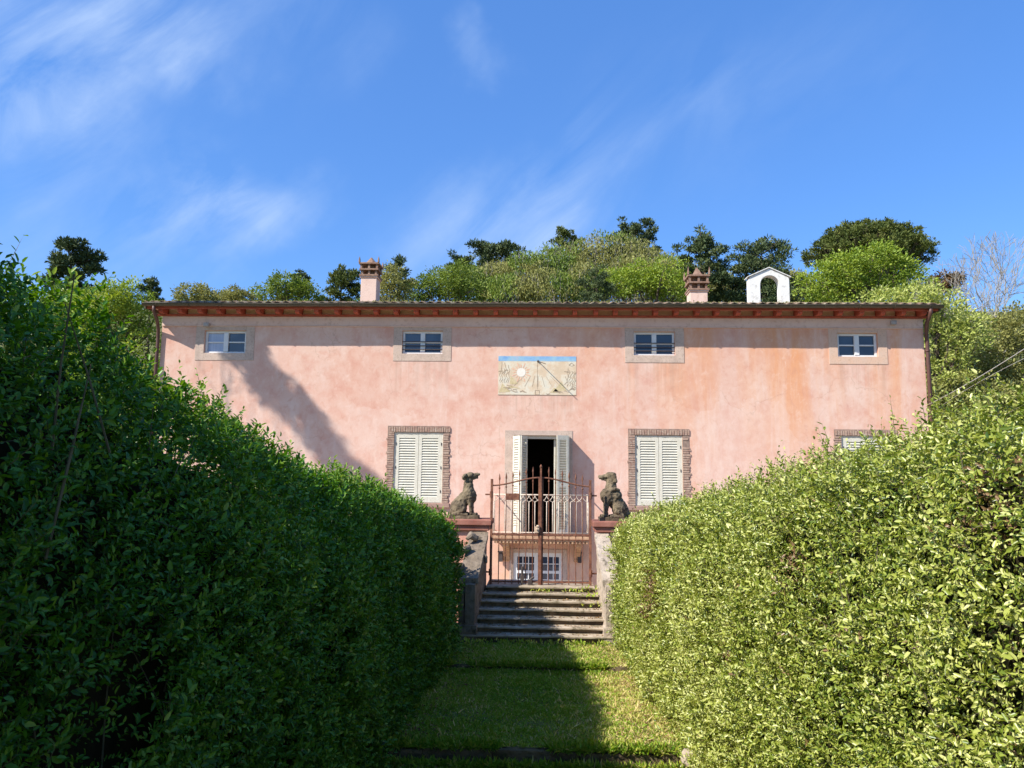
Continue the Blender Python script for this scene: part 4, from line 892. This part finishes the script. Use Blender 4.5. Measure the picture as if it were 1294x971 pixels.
hl = hedge(-1, 'tall dark green shaded hedge along the left of the grass path', TOPL, lambda y: 1.20+.05*(10.9-y), M['laurel'], -.22, 900, 21, .040, .55, tl, .64, .36, .012, .16, 9)
hr = hedge(1, 'sunlit yellow-green clipped hedge along the right of the grass path', TOPR, lambda y: 1.06+.068*(10.9-y), M['box'], -.22, 1080, 22, .031, .35, tr_, .60, .12, .007, .23, .80)
# long bare stem leaning in the left hedge
m = MB(); m.tube([(-1.60, 2.45, 2.05), (-1.575, 2.5, 2.4), (-1.55, 2.53, 2.70)], [.005, .005, .002], 6); m.build('bare_branch', M['twig'], hl)

# ------------------------------------------------------------------ grass
def grass():
    r = np.random.default_rng(5); n = 200000
    y = 3.2+8.0*r.random(n)**.9; x = r.uniform(-1.75, 1.65, n); z = turfz(x, y)
    P = np.stack([x, y, z], 1)
    pat = wob(P*np.array([1, 1, 0]), .55, 41); fine = wob(P*np.array([1, 1, 0]), 2.6, 42)
    edge = (abs(y-9.78) < .02) | (abs(y-7.02) < .025)
    kp = (r.random(n) < np.clip(.72+.35*pat+.25*fine, .12, 1)) & ~(edge & (r.random(n) < .75)) & ~((y > 10.98) & (abs(x) < 1.3))
    P = P[kp]; n = len(P); pat = pat[kp]; fine = fine[kp]
    D = r.normal(size=(n, 3))*.8; D[:, 2] = r.uniform(.25, .9, n)
    ln = r.uniform(.018, .055, n)*(1+.3*fine); tall = r.random(n) < .012; ln[tall] *= 2.2
    tint = .40+.17*pat+.12*r.normal(size=n)+.34*np.clip(P[:, 0]-.05, 0, 1.0) + np.where(r.random(n) < .14+.30*np.clip(P[:, 0], 0, 1.3), .5, 0)  # straw patches; the rise with x puts the sunlit side's yellow into the tint
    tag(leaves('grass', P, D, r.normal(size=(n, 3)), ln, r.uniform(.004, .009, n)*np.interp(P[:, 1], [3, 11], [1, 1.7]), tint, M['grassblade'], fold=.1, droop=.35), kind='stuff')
    n = 16000; y = 3.2+7.8*r.random(n); x = r.uniform(-1.7, 1.6, n); P = np.stack([x, y, turfz(x, y)+r.uniform(.01, .045, n)], 1); kp = wob(P, .8, 44) > -.05; P = P[kp]; n = len(P)
    D = r.normal(size=(n, 3)); D[:, 2] *= .4; tag(leaves('clover', P, D, r.normal(size=(n, 3))*.35+[0, 0, 1], r.uniform(.012, .026, n), r.uniform(.012, .022, n), .25+.25*r.random(n), M['grassblade']), kind='stuff')
grass()
def fringe():
    r = np.random.default_rng(15); P = []; 
    for y0, z0 in ((9.79, .0), (7.04, -.048)):
        n = 5200; x = r.uniform(-1.6, 1.5, n); k = wob(np.stack([x, 0*x+y0, 0*x], 1), 1.1, 45) > -.25; x = x[k]; n = len(x)
        P.append(np.stack([x, y0+r.uniform(-.03, .10, n), z0+0*x], 1))
        n = 2600; x = r.uniform(-1.6, 1.5, n); P.append(np.stack([x, y0-.09-r.uniform(0, .06, n), z0-.075-.03*(y0 < 8)+0*x], 1))
    P = np.concatenate(P); n = len(P); D = r.normal(size=(n, 3))*.6; D[:, 1] -= .35; D[:, 2] = r.uniform(.15, .9, n)
    tag(leaves('grass_fringe', P, D, r.normal(size=(n, 3)), r.uniform(.03, .085, n), r.uniform(.006, .012, n), .4+.22*r.normal(size=n)+.12*np.clip(P[:, 0], 0, 1.2), M['grassblade'], fold=.1, droop=.6), kind='stuff')  # right-hand blades tinted yellower for the sun on that side
fringe()
def clippings():
    r = np.random.default_rng(25); n = 1500; y = 3.2+7.7*r.random(n); x = np.where(r.random(n) < .5, -1, 1)*(1.05+.06*(10.9-y)-abs(r.normal(size=n))*.28); P = np.stack([x, y, turfz(x, y)+r.uniform(.015, .05, n)], 1)
    D = r.normal(size=(n, 3)); D[:, 2] *= .3
    tag(leaves('leaf_litter', P, D, r.normal(size=(n, 3))*.4+[0, 0, 1], r.uniform(.02, .045, n), r.uniform(.012, .022, n), r.random(n), M['deadleaf']), kind='stuff')
clippings()
def weeds(name, pts, label, n=60, h=.12, mat='laurel'):
    r = np.random.default_rng(len(label)); P = []; 
    for p in pts: P.append(np.array(p)+r.normal(size=(n, 3))*[.10, .03, .0])
    P = np.concatenate(P); k = len(P); P[:, 2] += r.uniform(0, h*.6, k); D = r.normal(size=(k, 3))*.7; D[:, 2] = abs(D[:, 2])+.4
    tag(leaves(name, P, D, r.normal(size=(k, 3)), r.uniform(.03, .07, k), r.uniform(.012, .025, k), r.uniform(.3, .9, k), M[mat]), label, 'weeds', kind='stuff')
weeds('foot_weeds', [(-.9, 10.98, .0), (-.5, 10.98, 0), (-.2, 10.97, 0), (-1.15, 10.95, 0), (.15, 10.97, 0), (.5, 10.96, 0), (.9, 10.96, 0)], 'low weeds growing against the foot of the stone steps', 70, .10, 'grassblade')
weeds('step_weeds', [(.82, 12.12, .60), (.80, 11.95, .52), (.86, 11.7, .42), (.5, 12.1, .56), (.1, 12.1, .56)], 'small weeds rooted in the joints of the upper steps', 26, .06, 'grassblade')

# ------------------------------------------------------------------ trees
def limb(m, a, b, r0_, r1, seg=5, wig=.08, rr=None):
    a = Vector(a); b = Vector(b); ln = (b-a).length; pts = []
    for i in range(seg+1):
        t = i/seg; p = a.lerp(b, t)
        if 0 < i < seg: p += Vector((rr.normal(), rr.normal(), rr.normal()*.5))*wig*ln*.35
        pts.append(p)
    m.tube(pts, [r0_+(r1-r0_)*i/seg for i in range(seg+1)], 6); return pts
def tree(kind, label, cat, x, y, ztop, w, blobs, mat, n, leaf, seed, bark='bark', trunk=.16, clump=.35, asp=.55, group='trees and bushes on the hillside', per=26, updir=.4):
    """blobs: (dx, dy, dz below top, rx, ry, rz) in metres, real crown volumes"""
    r = np.random.default_rng(seed); zg = float(hillz(np.array([x]), np.array([y]))[0])
    root = empty(kind, (x, y, zg), label, cat, group)
    C = np.array([[x+b[0], y+b[1], ztop-b[2]] for b in blobs]); Rr = np.array([b[3:6] for b in blobs])
    vol = np.prod(Rr, 1)**(2/3); nc = max(8, n//per); wch = r.choice(len(blobs), nc, p=vol/vol.sum())
    d = norm(r.normal(size=(nc, 3))); rad = .55+.47*r.random(nc)**.6
    cc = C[wch]+d*Rr[wch]*rad[:, None]
    cs = clump*r.uniform(.6, 1.4, nc)
    # leaves of each clump
    pc = r.integers(0, nc, n); off = r.normal(size=(n, 3))*[1, 1, .6]
    P = cc[pc]+off*cs[pc][:, None]*(.40 if asp < .4 else .5)
    D = norm(off+d[pc]*.6+np.array([0, 0, updir])+r.normal(size=(n, 3))*.5); Nn = norm(d[pc]*.5+r.normal(size=(n, 3))*.6+np.array([0, 0, .5]))
    ct = r.normal(size=nc)*.16
    tint = .5+ct[pc]+r.normal(size=n)*.14
    leaves('crown', P, D, Nn, leaf*r.uniform(.6, 1.3, n), leaf*asp*r.uniform(.7, 1.2, n), tint, mat, root)
    m = MB(); cen = C.mean(0); top = Vector(C[np.argmax(C[:, 2])])
    base = Vector((x+r.normal()*.1, y, zg-.2)); fork = base.lerp(Vector(cen), .55)
    limb(m, base, fork, trunk, trunk*.75, 5, .05, r)
    for b in range(len(blobs)):
        p = limb(m, fork, C[b], trunk*.6, trunk*.2, 4, .12, r)
        for q in range(6):
            e = C[b]+norm(r.normal(size=3))*Rr[b]*.85; limb(m, p[r.integers(1, 4)], e, trunk*.22, trunk*.05, 3, .12, r)
    m.build('trunk', M[bark], root)
    return root
def blobset(w, h, n, seed, flat=.5, dep=None):
    r = np.random.default_rng(seed); o = []
    for i in range(n):
        t = (i+.5)/n-.5; rx = w*r.uniform(.16, .26); rz = h*r.uniform(.22, .34)
        o.append((t*w*.80, r.normal()*w*.12, rz*.9+h*(.16*r.random()+1.3*t*t), rx, rx, rz))
    return o
def pine(kind, label, x, y, ztop, w, h, nb, mat, n, leaf, seed, dens=1.0, trunk=.16, prof=None, lean=0.0):
    """a pine: bare trunk, spreading boughs, needle tufts gathered at the bough ends with sky between them"""
    r = np.random.default_rng(seed); zg = float(hillz(np.array([x]), np.array([y]))[0])
    root = empty(kind, (x, y, zg), label, 'conifer' if kind == 'conifer' else 'pine tree', 'trees and bushes on the hillside')
    prof = prof or [(0, .45), (.25, .95), (.5, 1.0), (.75, .75), (.92, .40), (1, .15)]
    m = MB(); T = []
    ax = lambda t: Vector((x+lean*t*t, y, ztop-h+h*t))
    m.tube([Vector((x, y, zg-.2)), Vector((x+.1*r.normal(), y, (zg+ztop-h)/2)), ax(0), ax(.5), ax(.97)], [trunk, trunk*.85, trunk*.65, trunk*.4, trunk*.08], 7)
    for i in range(nb):
        t = (i+.5)/nb; a = i*2.4+r.uniform(-.5, .5); L_ = w*.5*float(np.interp(t, [p[0] for p in prof], [p[1] for p in prof]))*r.uniform(.62, 1.12)
        b0 = ax(max(0, t-.12)); d = Vector((math.cos(a), math.sin(a), .18+.35*t)); e = b0+d*L_; e.z = min(e.z, ztop-.1)
        md = b0.lerp(e, .55)-Vector((0, 0, .05*L_)); m.tube([b0, md, e], [trunk*.22, trunk*.14, trunk*.05], 5)
        k = max(2, int(2.2*L_/(w*.16)))
        for j in range(k):
            f = .38+.66*(j+.6)/k; p = b0.lerp(e, f); sp = w*.075*(1.25-.35*f)
            T.append((p.x+r.normal()*sp*.9, p.y+r.normal()*sp*.9, p.z+r.normal()*sp*.45+sp*.3, sp*r.uniform(.9, 1.5), sp*r.uniform(.42, .68)))
    T.append((x+lean, y, ztop-w*.06, w*.07, w*.06))
    T = np.array(T); wt = T[:, 3]**2*T[:, 4]; wt = T[:, 3]**2; ch = r.choice(len(T), n, p=wt/wt.sum())
    d = norm(r.normal(size=(n, 3))); rad = r.random(n)**.45
    P = T[ch, :3]+d*rad[:, None]*T[ch][:, [3, 3, 4]]
    D = norm(d*.8+np.array([0, 0, .55])+r.normal(size=(n, 3))*.4); Nn = norm(d*.7+np.array([0, 0, .6])+r.normal(size=(n, 3))*.4)
    tt = r.normal(size=len(T))*.14
    leaves('crown', P, D, Nn, leaf*r.uniform(.6, 1.3, n), leaf*.34*r.uniform(.7, 1.2, n), .45+tt[ch]+.25*d[:, 2]*0+r.normal(size=n)*.13, mat, root)
    m.build('trunk', M['bark'], root); return root
pine('pine_tree', 'dark ragged pine standing alone behind the left hedge', -31.31, 48, 17.5, 3.6, 3.6, 19, M['pineneedle'], 6500, .30, 101, trunk=.2, prof=[(0, .5), (.3, .9), (.55, 1.0), (.8, .95), (1, .55)])
pine('pine_tree', 'small dark pine top just left of the villa eave', -32.2, 60, 18.3, 2.0, 2.4, 14, M['pineneedle'], 2250, .28, 102, trunk=.14, prof=None)
tree('leafy_bush', 'light green bush between the left hedge and the eave corner', 'bush', -21.9, 38, 12.3, 4.8, blobset(5.2, 3.6, 5, 103)+[(-1.4, 0, 4.2, 1.9, 1.5, 1.7), (1.3, 0, 4.2, 1.9, 1.5, 1.7), (0, 0, 6.0, 2.6, 1.6, 1.8)], M['springleaf'], 20000, .16, 103, clump=.35)
tree('leafy_bush', 'pale yellow-green bush at the far left above the hedge top', 'bush', -26.5, 42, 13.2, 4.4, blobset(4.6, 3.4, 4, 133)+[(0, 0, 4.4, 2.4, 1.6, 2.0), (0, 0, 6.8, 2.6, 1.6, 2.0)], M['midleaf'], 12000, .17, 133, clump=.35)
tree('budding_tree', 'thin olive treetop above the eave, nearest the left eave end', 'tree', -21.71, 46, 14.35, 2.0, blobset(2.3, 2.0, 3, 104), M['oliveleaf'], 2600, .15, 104, trunk=.10, clump=.3)
tree('budding_tree', 'thin olive treetop above the eave, second from the left eave end', 'tree', -20.1, 48, 14.75, 2.2, blobset(2.5, 2.2, 3, 105), M['oliveleaf'], 2600, .15, 105, trunk=.10, clump=.3)
tree('leafy_bush', 'olive green bush with a dark tip, midway between left eave end and left chimney', 'bush', -17.26, 50, 15.75, 4.2, blobset(4.4, 2.9, 5, 106), M['midleaf'], 5600, .17, 106, clump=.36)
pine('pine_tree', 'little dark conifer tip poking above the olive bush left of the left chimney', -17.5, 53, 17.0, 1.6, 1.9, 13, M['pineneedle'], 1625, .24, 107, trunk=.10, prof=None)
pine('pine_tree', 'bushy green pine immediately left of the left chimney', -14.22, 52, 17.1, 3.0, 3.6, 18, M['umbrella'], 5250, .24, 108, trunk=.14, prof=None)
tree('budding_tree', 'olive brown budding tree immediately right of the left chimney', 'tree', -10.3, 50, 16.6, 3.2, blobset(3.4, 3.4, 4, 109), M['oliveleaf'], 4600, .15, 109, trunk=.12, clump=.32)
pine('pine_tree', 'dark conifer sprig rising behind the left chimney', -10.9, 56, 18.9, 2.0, 2.4, 14, M['pineneedle'], 1875, .25, 110, trunk=.12, prof=None)
tree('leafy_tree', 'mid green rounded tree at the left end of the hillside wood', 'tree', -7.5, 56, 18.4, 5.4, blobset(6.0, 4.2, 6, 111), M['midleaf'], 9500, .17, 111, clump=.4)
pine('pine_tree', 'small dark pine top above the rounded green tree', -6.9, 62, 20.6, 3.4, 2.2, 15, M['pineneedle'], 3250, .27, 112, trunk=.14, prof=None)
pine('pine_tree', 'wide flat dark pine on the skyline above the sundial', -4.08, 66, 22.6, 5.2, 2.6, 18, M['pineneedle'], 6250, .30, 113, trunk=.2, prof=[(0, .5), (.3, .9), (.55, 1.0), (.8, .95), (1, .55)])
pine('pine_tree', 'slender leaning pine on the skyline right of the wide flat pine', 2.03, 72, 26.3, 3.3, 4.6, 18, M['umbrella'], 4750, .30, 114, trunk=.16, prof=[(0, .5), (.3, .9), (.55, 1.0), (.8, .95), (1, .55)], lean=.8)
pine('pine_tree', 'dark umbrella-topped pine at the crest of the hill', 9.29, 74, 27.6, 5.0, 4.4, 21, M['pineneedle'], 8125, .31, 115, trunk=.2, prof=[(0, .5), (.3, .9), (.55, 1.0), (.8, .95), (1, .55)])
pine('conifer', 'small round dark conifer close above the eave, right of the middle', 3.36, 46, 15.3, 2.7, 3.6, 24, M['pineneedle'], 6500, .17, 116, trunk=.12, prof=[(0, .9), (.3, 1.0), (.6, .95), (.85, .7), (1, .35)])
tree('leafy_bush', 'bright green bush between the round dark conifer and the right chimney', 'bush', 6.9, 50, 16.8, 6.0, blobset(6.4, 3.6, 6, 117), M['springleaf'], 9000, .17, 117, clump=.38)
pine('conifer', 'tall dark conifer rising behind the right chimney', 11.9, 56, 21.3, 5.0, 6.8, 28, M['pineneedle'], 14375, .27, 118, trunk=.22, prof=[(0, .75), (.2, 1.0), (.5, .85), (.75, .55), (.92, .28), (1, .10)])
pine('conifer', 'broad dark conifer behind the white bell arch', 17.0, 58, 20.9, 6.6, 6.0, 34, M['pineneedle'], 17000, .27, 119, trunk=.22, prof=[(0, .9), (.3, 1.0), (.6, .85), (.85, .55), (1, .3)])
tree('leafy_tree', 'big light green tree right of the white bell arch', 'tree', 18.9, 44, 16.2, 7.6, [(-2.6, 0, 2.5, 1.4, 1.4, 1.2), (-1.2, 0, 1.7, 1.4, 1.4, 1.1), (.4, 0, 1.0, 1.4, 1.4, 1.0), (1.6, 0, 1.8, 1.3, 1.3, 1.1), (2.7, 0, 2.7, 1.3, 1.2, 1.1), (-1.0, .4, 3.4, 2.2, 1.6, 1.4), (1.4, .4, 3.5, 2.2, 1.6, 1.4)], M['springleaf'], 15000, .17, 120, trunk=.18, clump=.36)
ur = np.random.default_rng(91); dome = []
for k in range(58):
    a = 2.4*k; q = math.sqrt((k+.5)/58); dx = 4.5*q*math.cos(a); dy = 3.2*q*math.sin(a); dome.append((dx, dy, .55+2.35*q**2.4+ur.uniform(-.08, .28), ur.uniform(.62, .9), ur.uniform(.62, .9), ur.uniform(.34, .48)))
for k in range(16):
    dx = ur.uniform(-3.6, 3.6); dome.append((dx, -1.2+ur.normal()*.4, 2.2+.10*dx*dx+ur.uniform(0, .7), .75, .7, .38))
tree('umbrella_pine', 'large domed umbrella pine at the right of the skyline', 'pine tree', 25.2, 58, 22.5, 10.2, dome, M['umbrella'], 42000, .21, 121, trunk=.30, clump=.30, asp=.36, updir=.9, per=40)
tree('leafy_bush', 'pale yellow-green bush beside the right corner of the villa', 'bush', 16.04, 32, 10.75, 4.6, [(-1.6, 0, 1.2, 1.1, 1.1, .9), (-.4, 0, .95, 1.1, 1.1, .8), (.8, 0, 1.3, 1.0, 1.1, .9), (1.5, 0, 2.3, 1.0, 1.1, 1.0), (.4, .2, 2.6, 1.6, 1.3, 1.2), (-.8, .2, 3.8, 1.6, 1.3, 1.3), (.9, .2, 4.6, 1.5, 1.3, 1.4)], M['paleleaf'], 13000, .15, 122, clump=.28)
tree('budding_tree', 'olive twiggy tree at the right edge beyond the villa', 'tree', 20.3, 34, 10.4, 5.0, [(-1.6, 0, 2.9, 1.2, 1.2, 1.2), (-.4, 0, 1.8, 1.2, 1.2, 1.2), (.9, 0, 1.2, 1.2, 1.2, 1.1), (2.0, 0, 1.4, 1.2, 1.2, 1.2), (0, 0, 4.0, 2.0, 1.5, 1.6), (1.8, 0, 4.0, 1.9, 1.5, 1.6), (-1.0, 0, 5.4, 2.0, 1.5, 1.4), (1.2, 0, 6.0, 2.2, 1.5, 1.6)], M['oliveleaf'], 26000, .15, 123, bark='greybark', trunk=.10, clump=.36)
tree('leafy_bush', 'small russet bush peeping out beside the umbrella pine', 'bush', 26.4, 50, 16.2, 1.8, blobset(2.0, 2.0, 3, 124), M['russet'], 2200, .17, 124, clump=.3)
tree('leafy_bush', 'olive undergrowth bush low behind the right corner of the villa', 'bush', 17.6, 31.5, 6.6, 6.0, [(-2.2, 0, 1.2, 1.4, 1.2, 1.2), (0, 0, 1.0, 1.5, 1.2, 1.2), (2.2, 0, 1.3, 1.5, 1.2, 1.2), (-1.0, 0, 3.0, 1.9, 1.3, 1.5), (1.6, 0, 3.0, 1.9, 1.3, 1.5)], M['oliveleaf'], 14000, .14, 134, clump=.32)
# bare tree
def bare(label, x, y, ztop, seed):
    r = np.random.default_rng(seed); zg = float(hillz(np.array([x]), np.array([y]))[0]); root = empty('bare_tree', (x, y, zg), label, 'tree', 'trees and bushes on the hillside')
    m = MB(); m2 = MB()
    def grow(p, d, ln, rad, lev):
        q = p+d*ln; (m if lev < 2 else m2).tube([p, p.lerp(q, .5)+Vector(r.normal(size=3))*ln*.05, q], [rad, max(.011, rad*.85), max(.010, rad*.7)], 5 if lev < 3 else 3, False)
        if lev >= 7: return
        for k in range(3 if lev in (1, 3, 4) else 2):
            nd = (d+Vector(r.normal(size=3))*.38+Vector((0, 0, .16))).normalized(); grow(q, nd, ln*r.uniform(.68, .86), rad*.62, lev+1)
    grow(Vector((x, y, zg)), Vector((0, 0, 1)), (ztop-zg)*.27, .14, 0)
    m.build('trunk', M['greybark'], root); m2.build('branches', M['greybark'], root)
bare('leafless grey tree against the sky at the right edge', 23.9, 40, 15.0, 9)
bare('leafless grey tree between the russet bush and the right edge', 25.5, 44, 14.6, 12)
# hillside scrub: a mass of budding brushwood
def scrub():
    r = np.random.default_rng(50); C = []; 
    for (x, y, zt, rx, rz) in ((-5.5, 58, 18.6, 2.0, 2.0), (-3.6, 60, 19.6, 2.4, 2.2), (-1.4, 60, 20.4, 2.4, 2.6), (.6, 60, 20.9, 2.4, 3.0), (2.4, 62, 21.9, 2.4, 3.2), (4.4, 62, 22.6, 2.5, 3.4), (6.4, 62, 22.7, 2.5, 3.4), (8.3, 63, 22.4, 2.4, 3.4), (10.2, 64, 21.6, 2.2, 3.2), (12.5, 64, 20.6, 2.4, 2.8), (14.5, 62, 19.4, 2.2, 2.4), (-2.5, 55, 17.3, 2.4, 2.2), (.5, 55, 17.6, 2.4, 2.4), (3.5, 56, 18.4, 2.4, 2.4), (6.6, 56, 19.0, 2.4, 2.6), (9.2, 56, 18.8, 2.2, 2.6), (20, 62, 19.6, 2.6, 2.2), (22.5, 60, 18.6, 2.6, 2.4), (29.5, 60, 17.5, 2.6, 2.4), (-24, 56, 16.0, 2.2, 1.6), (-27, 58, 16.4, 2.4, 1.8), (-19, 60, 16.2, 2.2, 1.6), (-14, 60, 16.6, 2.2, 1.8), (-36, 55, 15.6, 2.4, 2.0), (-12, 57, 16.0, 2.2, 1.8)): C.append((x, y, zt-rz, rx, 2.0, rz))
    C = np.array(C); n = 95000; w = r.integers(0, len(C), n); d = norm(r.normal(size=(n, 3))); d[:, 2] = abs(d[:, 2])*np.where(r.random(n) < .85, 1, -1); rad = .40+.64*r.random(n)**.7
    P = C[w, :3]+d*C[w, 3:]*rad[:, None]; P += .25*np.stack([wob(P, .5, 61), wob(P, .5, 62), 1.2*wob(P, .5, 63)], 1)
    D = r.normal(size=(n, 3))*.5; D[:, 2] = r.uniform(.3, 1.3, n)
    tint = .5+.22*wob(P, .3, 64)+r.normal(size=n)*.15
    root = empty('hillside_scrub', (3, 60, 10)); root['kind'] = 'stuff'
    green = wob(P, .14, 66)+.5*np.clip(1-P[:, 0]/8, -1, 1) > .45
    for nm, msk, mt in (('brushwood', ~green, 'oliveleaf'), ('green_brush', green, 'midleaf')):
        o = leaves(nm, P[msk], D[msk], r.normal(size=(msk.sum(), 3)), r.uniform(.12, .30, msk.sum()), r.uniform(.06, .13, msk.sum()), tint[msk], M[mt], root); o['kind'] = 'stuff'
    m = MB()
    for i in range(900):
        c = C[r.integers(0, len(C))]; a = r.uniform(0, 6.28); q = r.random()**.5; x = c[0]+math.cos(a)*c[3]*q*.7; y = c[1]+math.sin(a)*c[4]*q*.7; z0 = c[2]-c[5]*.6; z1 = c[2]+c[5]*math.sqrt(max(.02, 1-q*q*.5))*r.uniform(.9, 1.12)
        m.tube([(x, y, z0), (x+r.normal()*.12, y, (z0+z1)/2), (x+r.normal()*.4, y, z1)], [.035, .022, .008], 3, False)
    o = m.build('bare_twigs', M['greybark'], root); o['kind'] = 'stuff'
scrub()
# tall pine beyond the left hedge whose shade falls on the facade
tree('tall_pine', 'tall pine beyond the left hedge, outside the view, shading the facade', 'pine tree', -16.0, 13.4, 14.2, 5, [(-.1, -2.0, .5, .32, 1.0, .30), (0, -.6, .45, .34, 1.0, .30), (0, .7, .45, .32, 1.0, .32), (.1, 2.0, .5, .34, 1.0, .32)], M['pineneedle'], 3000, .24, 140, trunk=.06, clump=.20, asp=.35)

# ------------------------------------------------------------------ cables
def cable(name, pts, r, label):
    m = MB(); P0, P1, sag = Vector(pts[0]), Vector(pts[1]), pts[2]
    m.tube([P0.lerp(P1, t)-Vector((0, 0, sag*4*t*(1-t))) for t in np.linspace(0, 1, 24)], r, 6); tag(m.build(name, M['cable'], None, True), label, 'cable', 'cables from the villa corner')
cable('overhead_cable', ((9.995, 20.0, 4.315), (7.45, 11.0, 4.60), .06), .007, 'thicker pale cable running from the villa corner to the upper right')
cable('overhead_cable', ((10.0, 20.06, 4.02), (7.40, 11.0, 4.34), -.10), .0035, 'thin pale cable below the thicker one at the right edge')
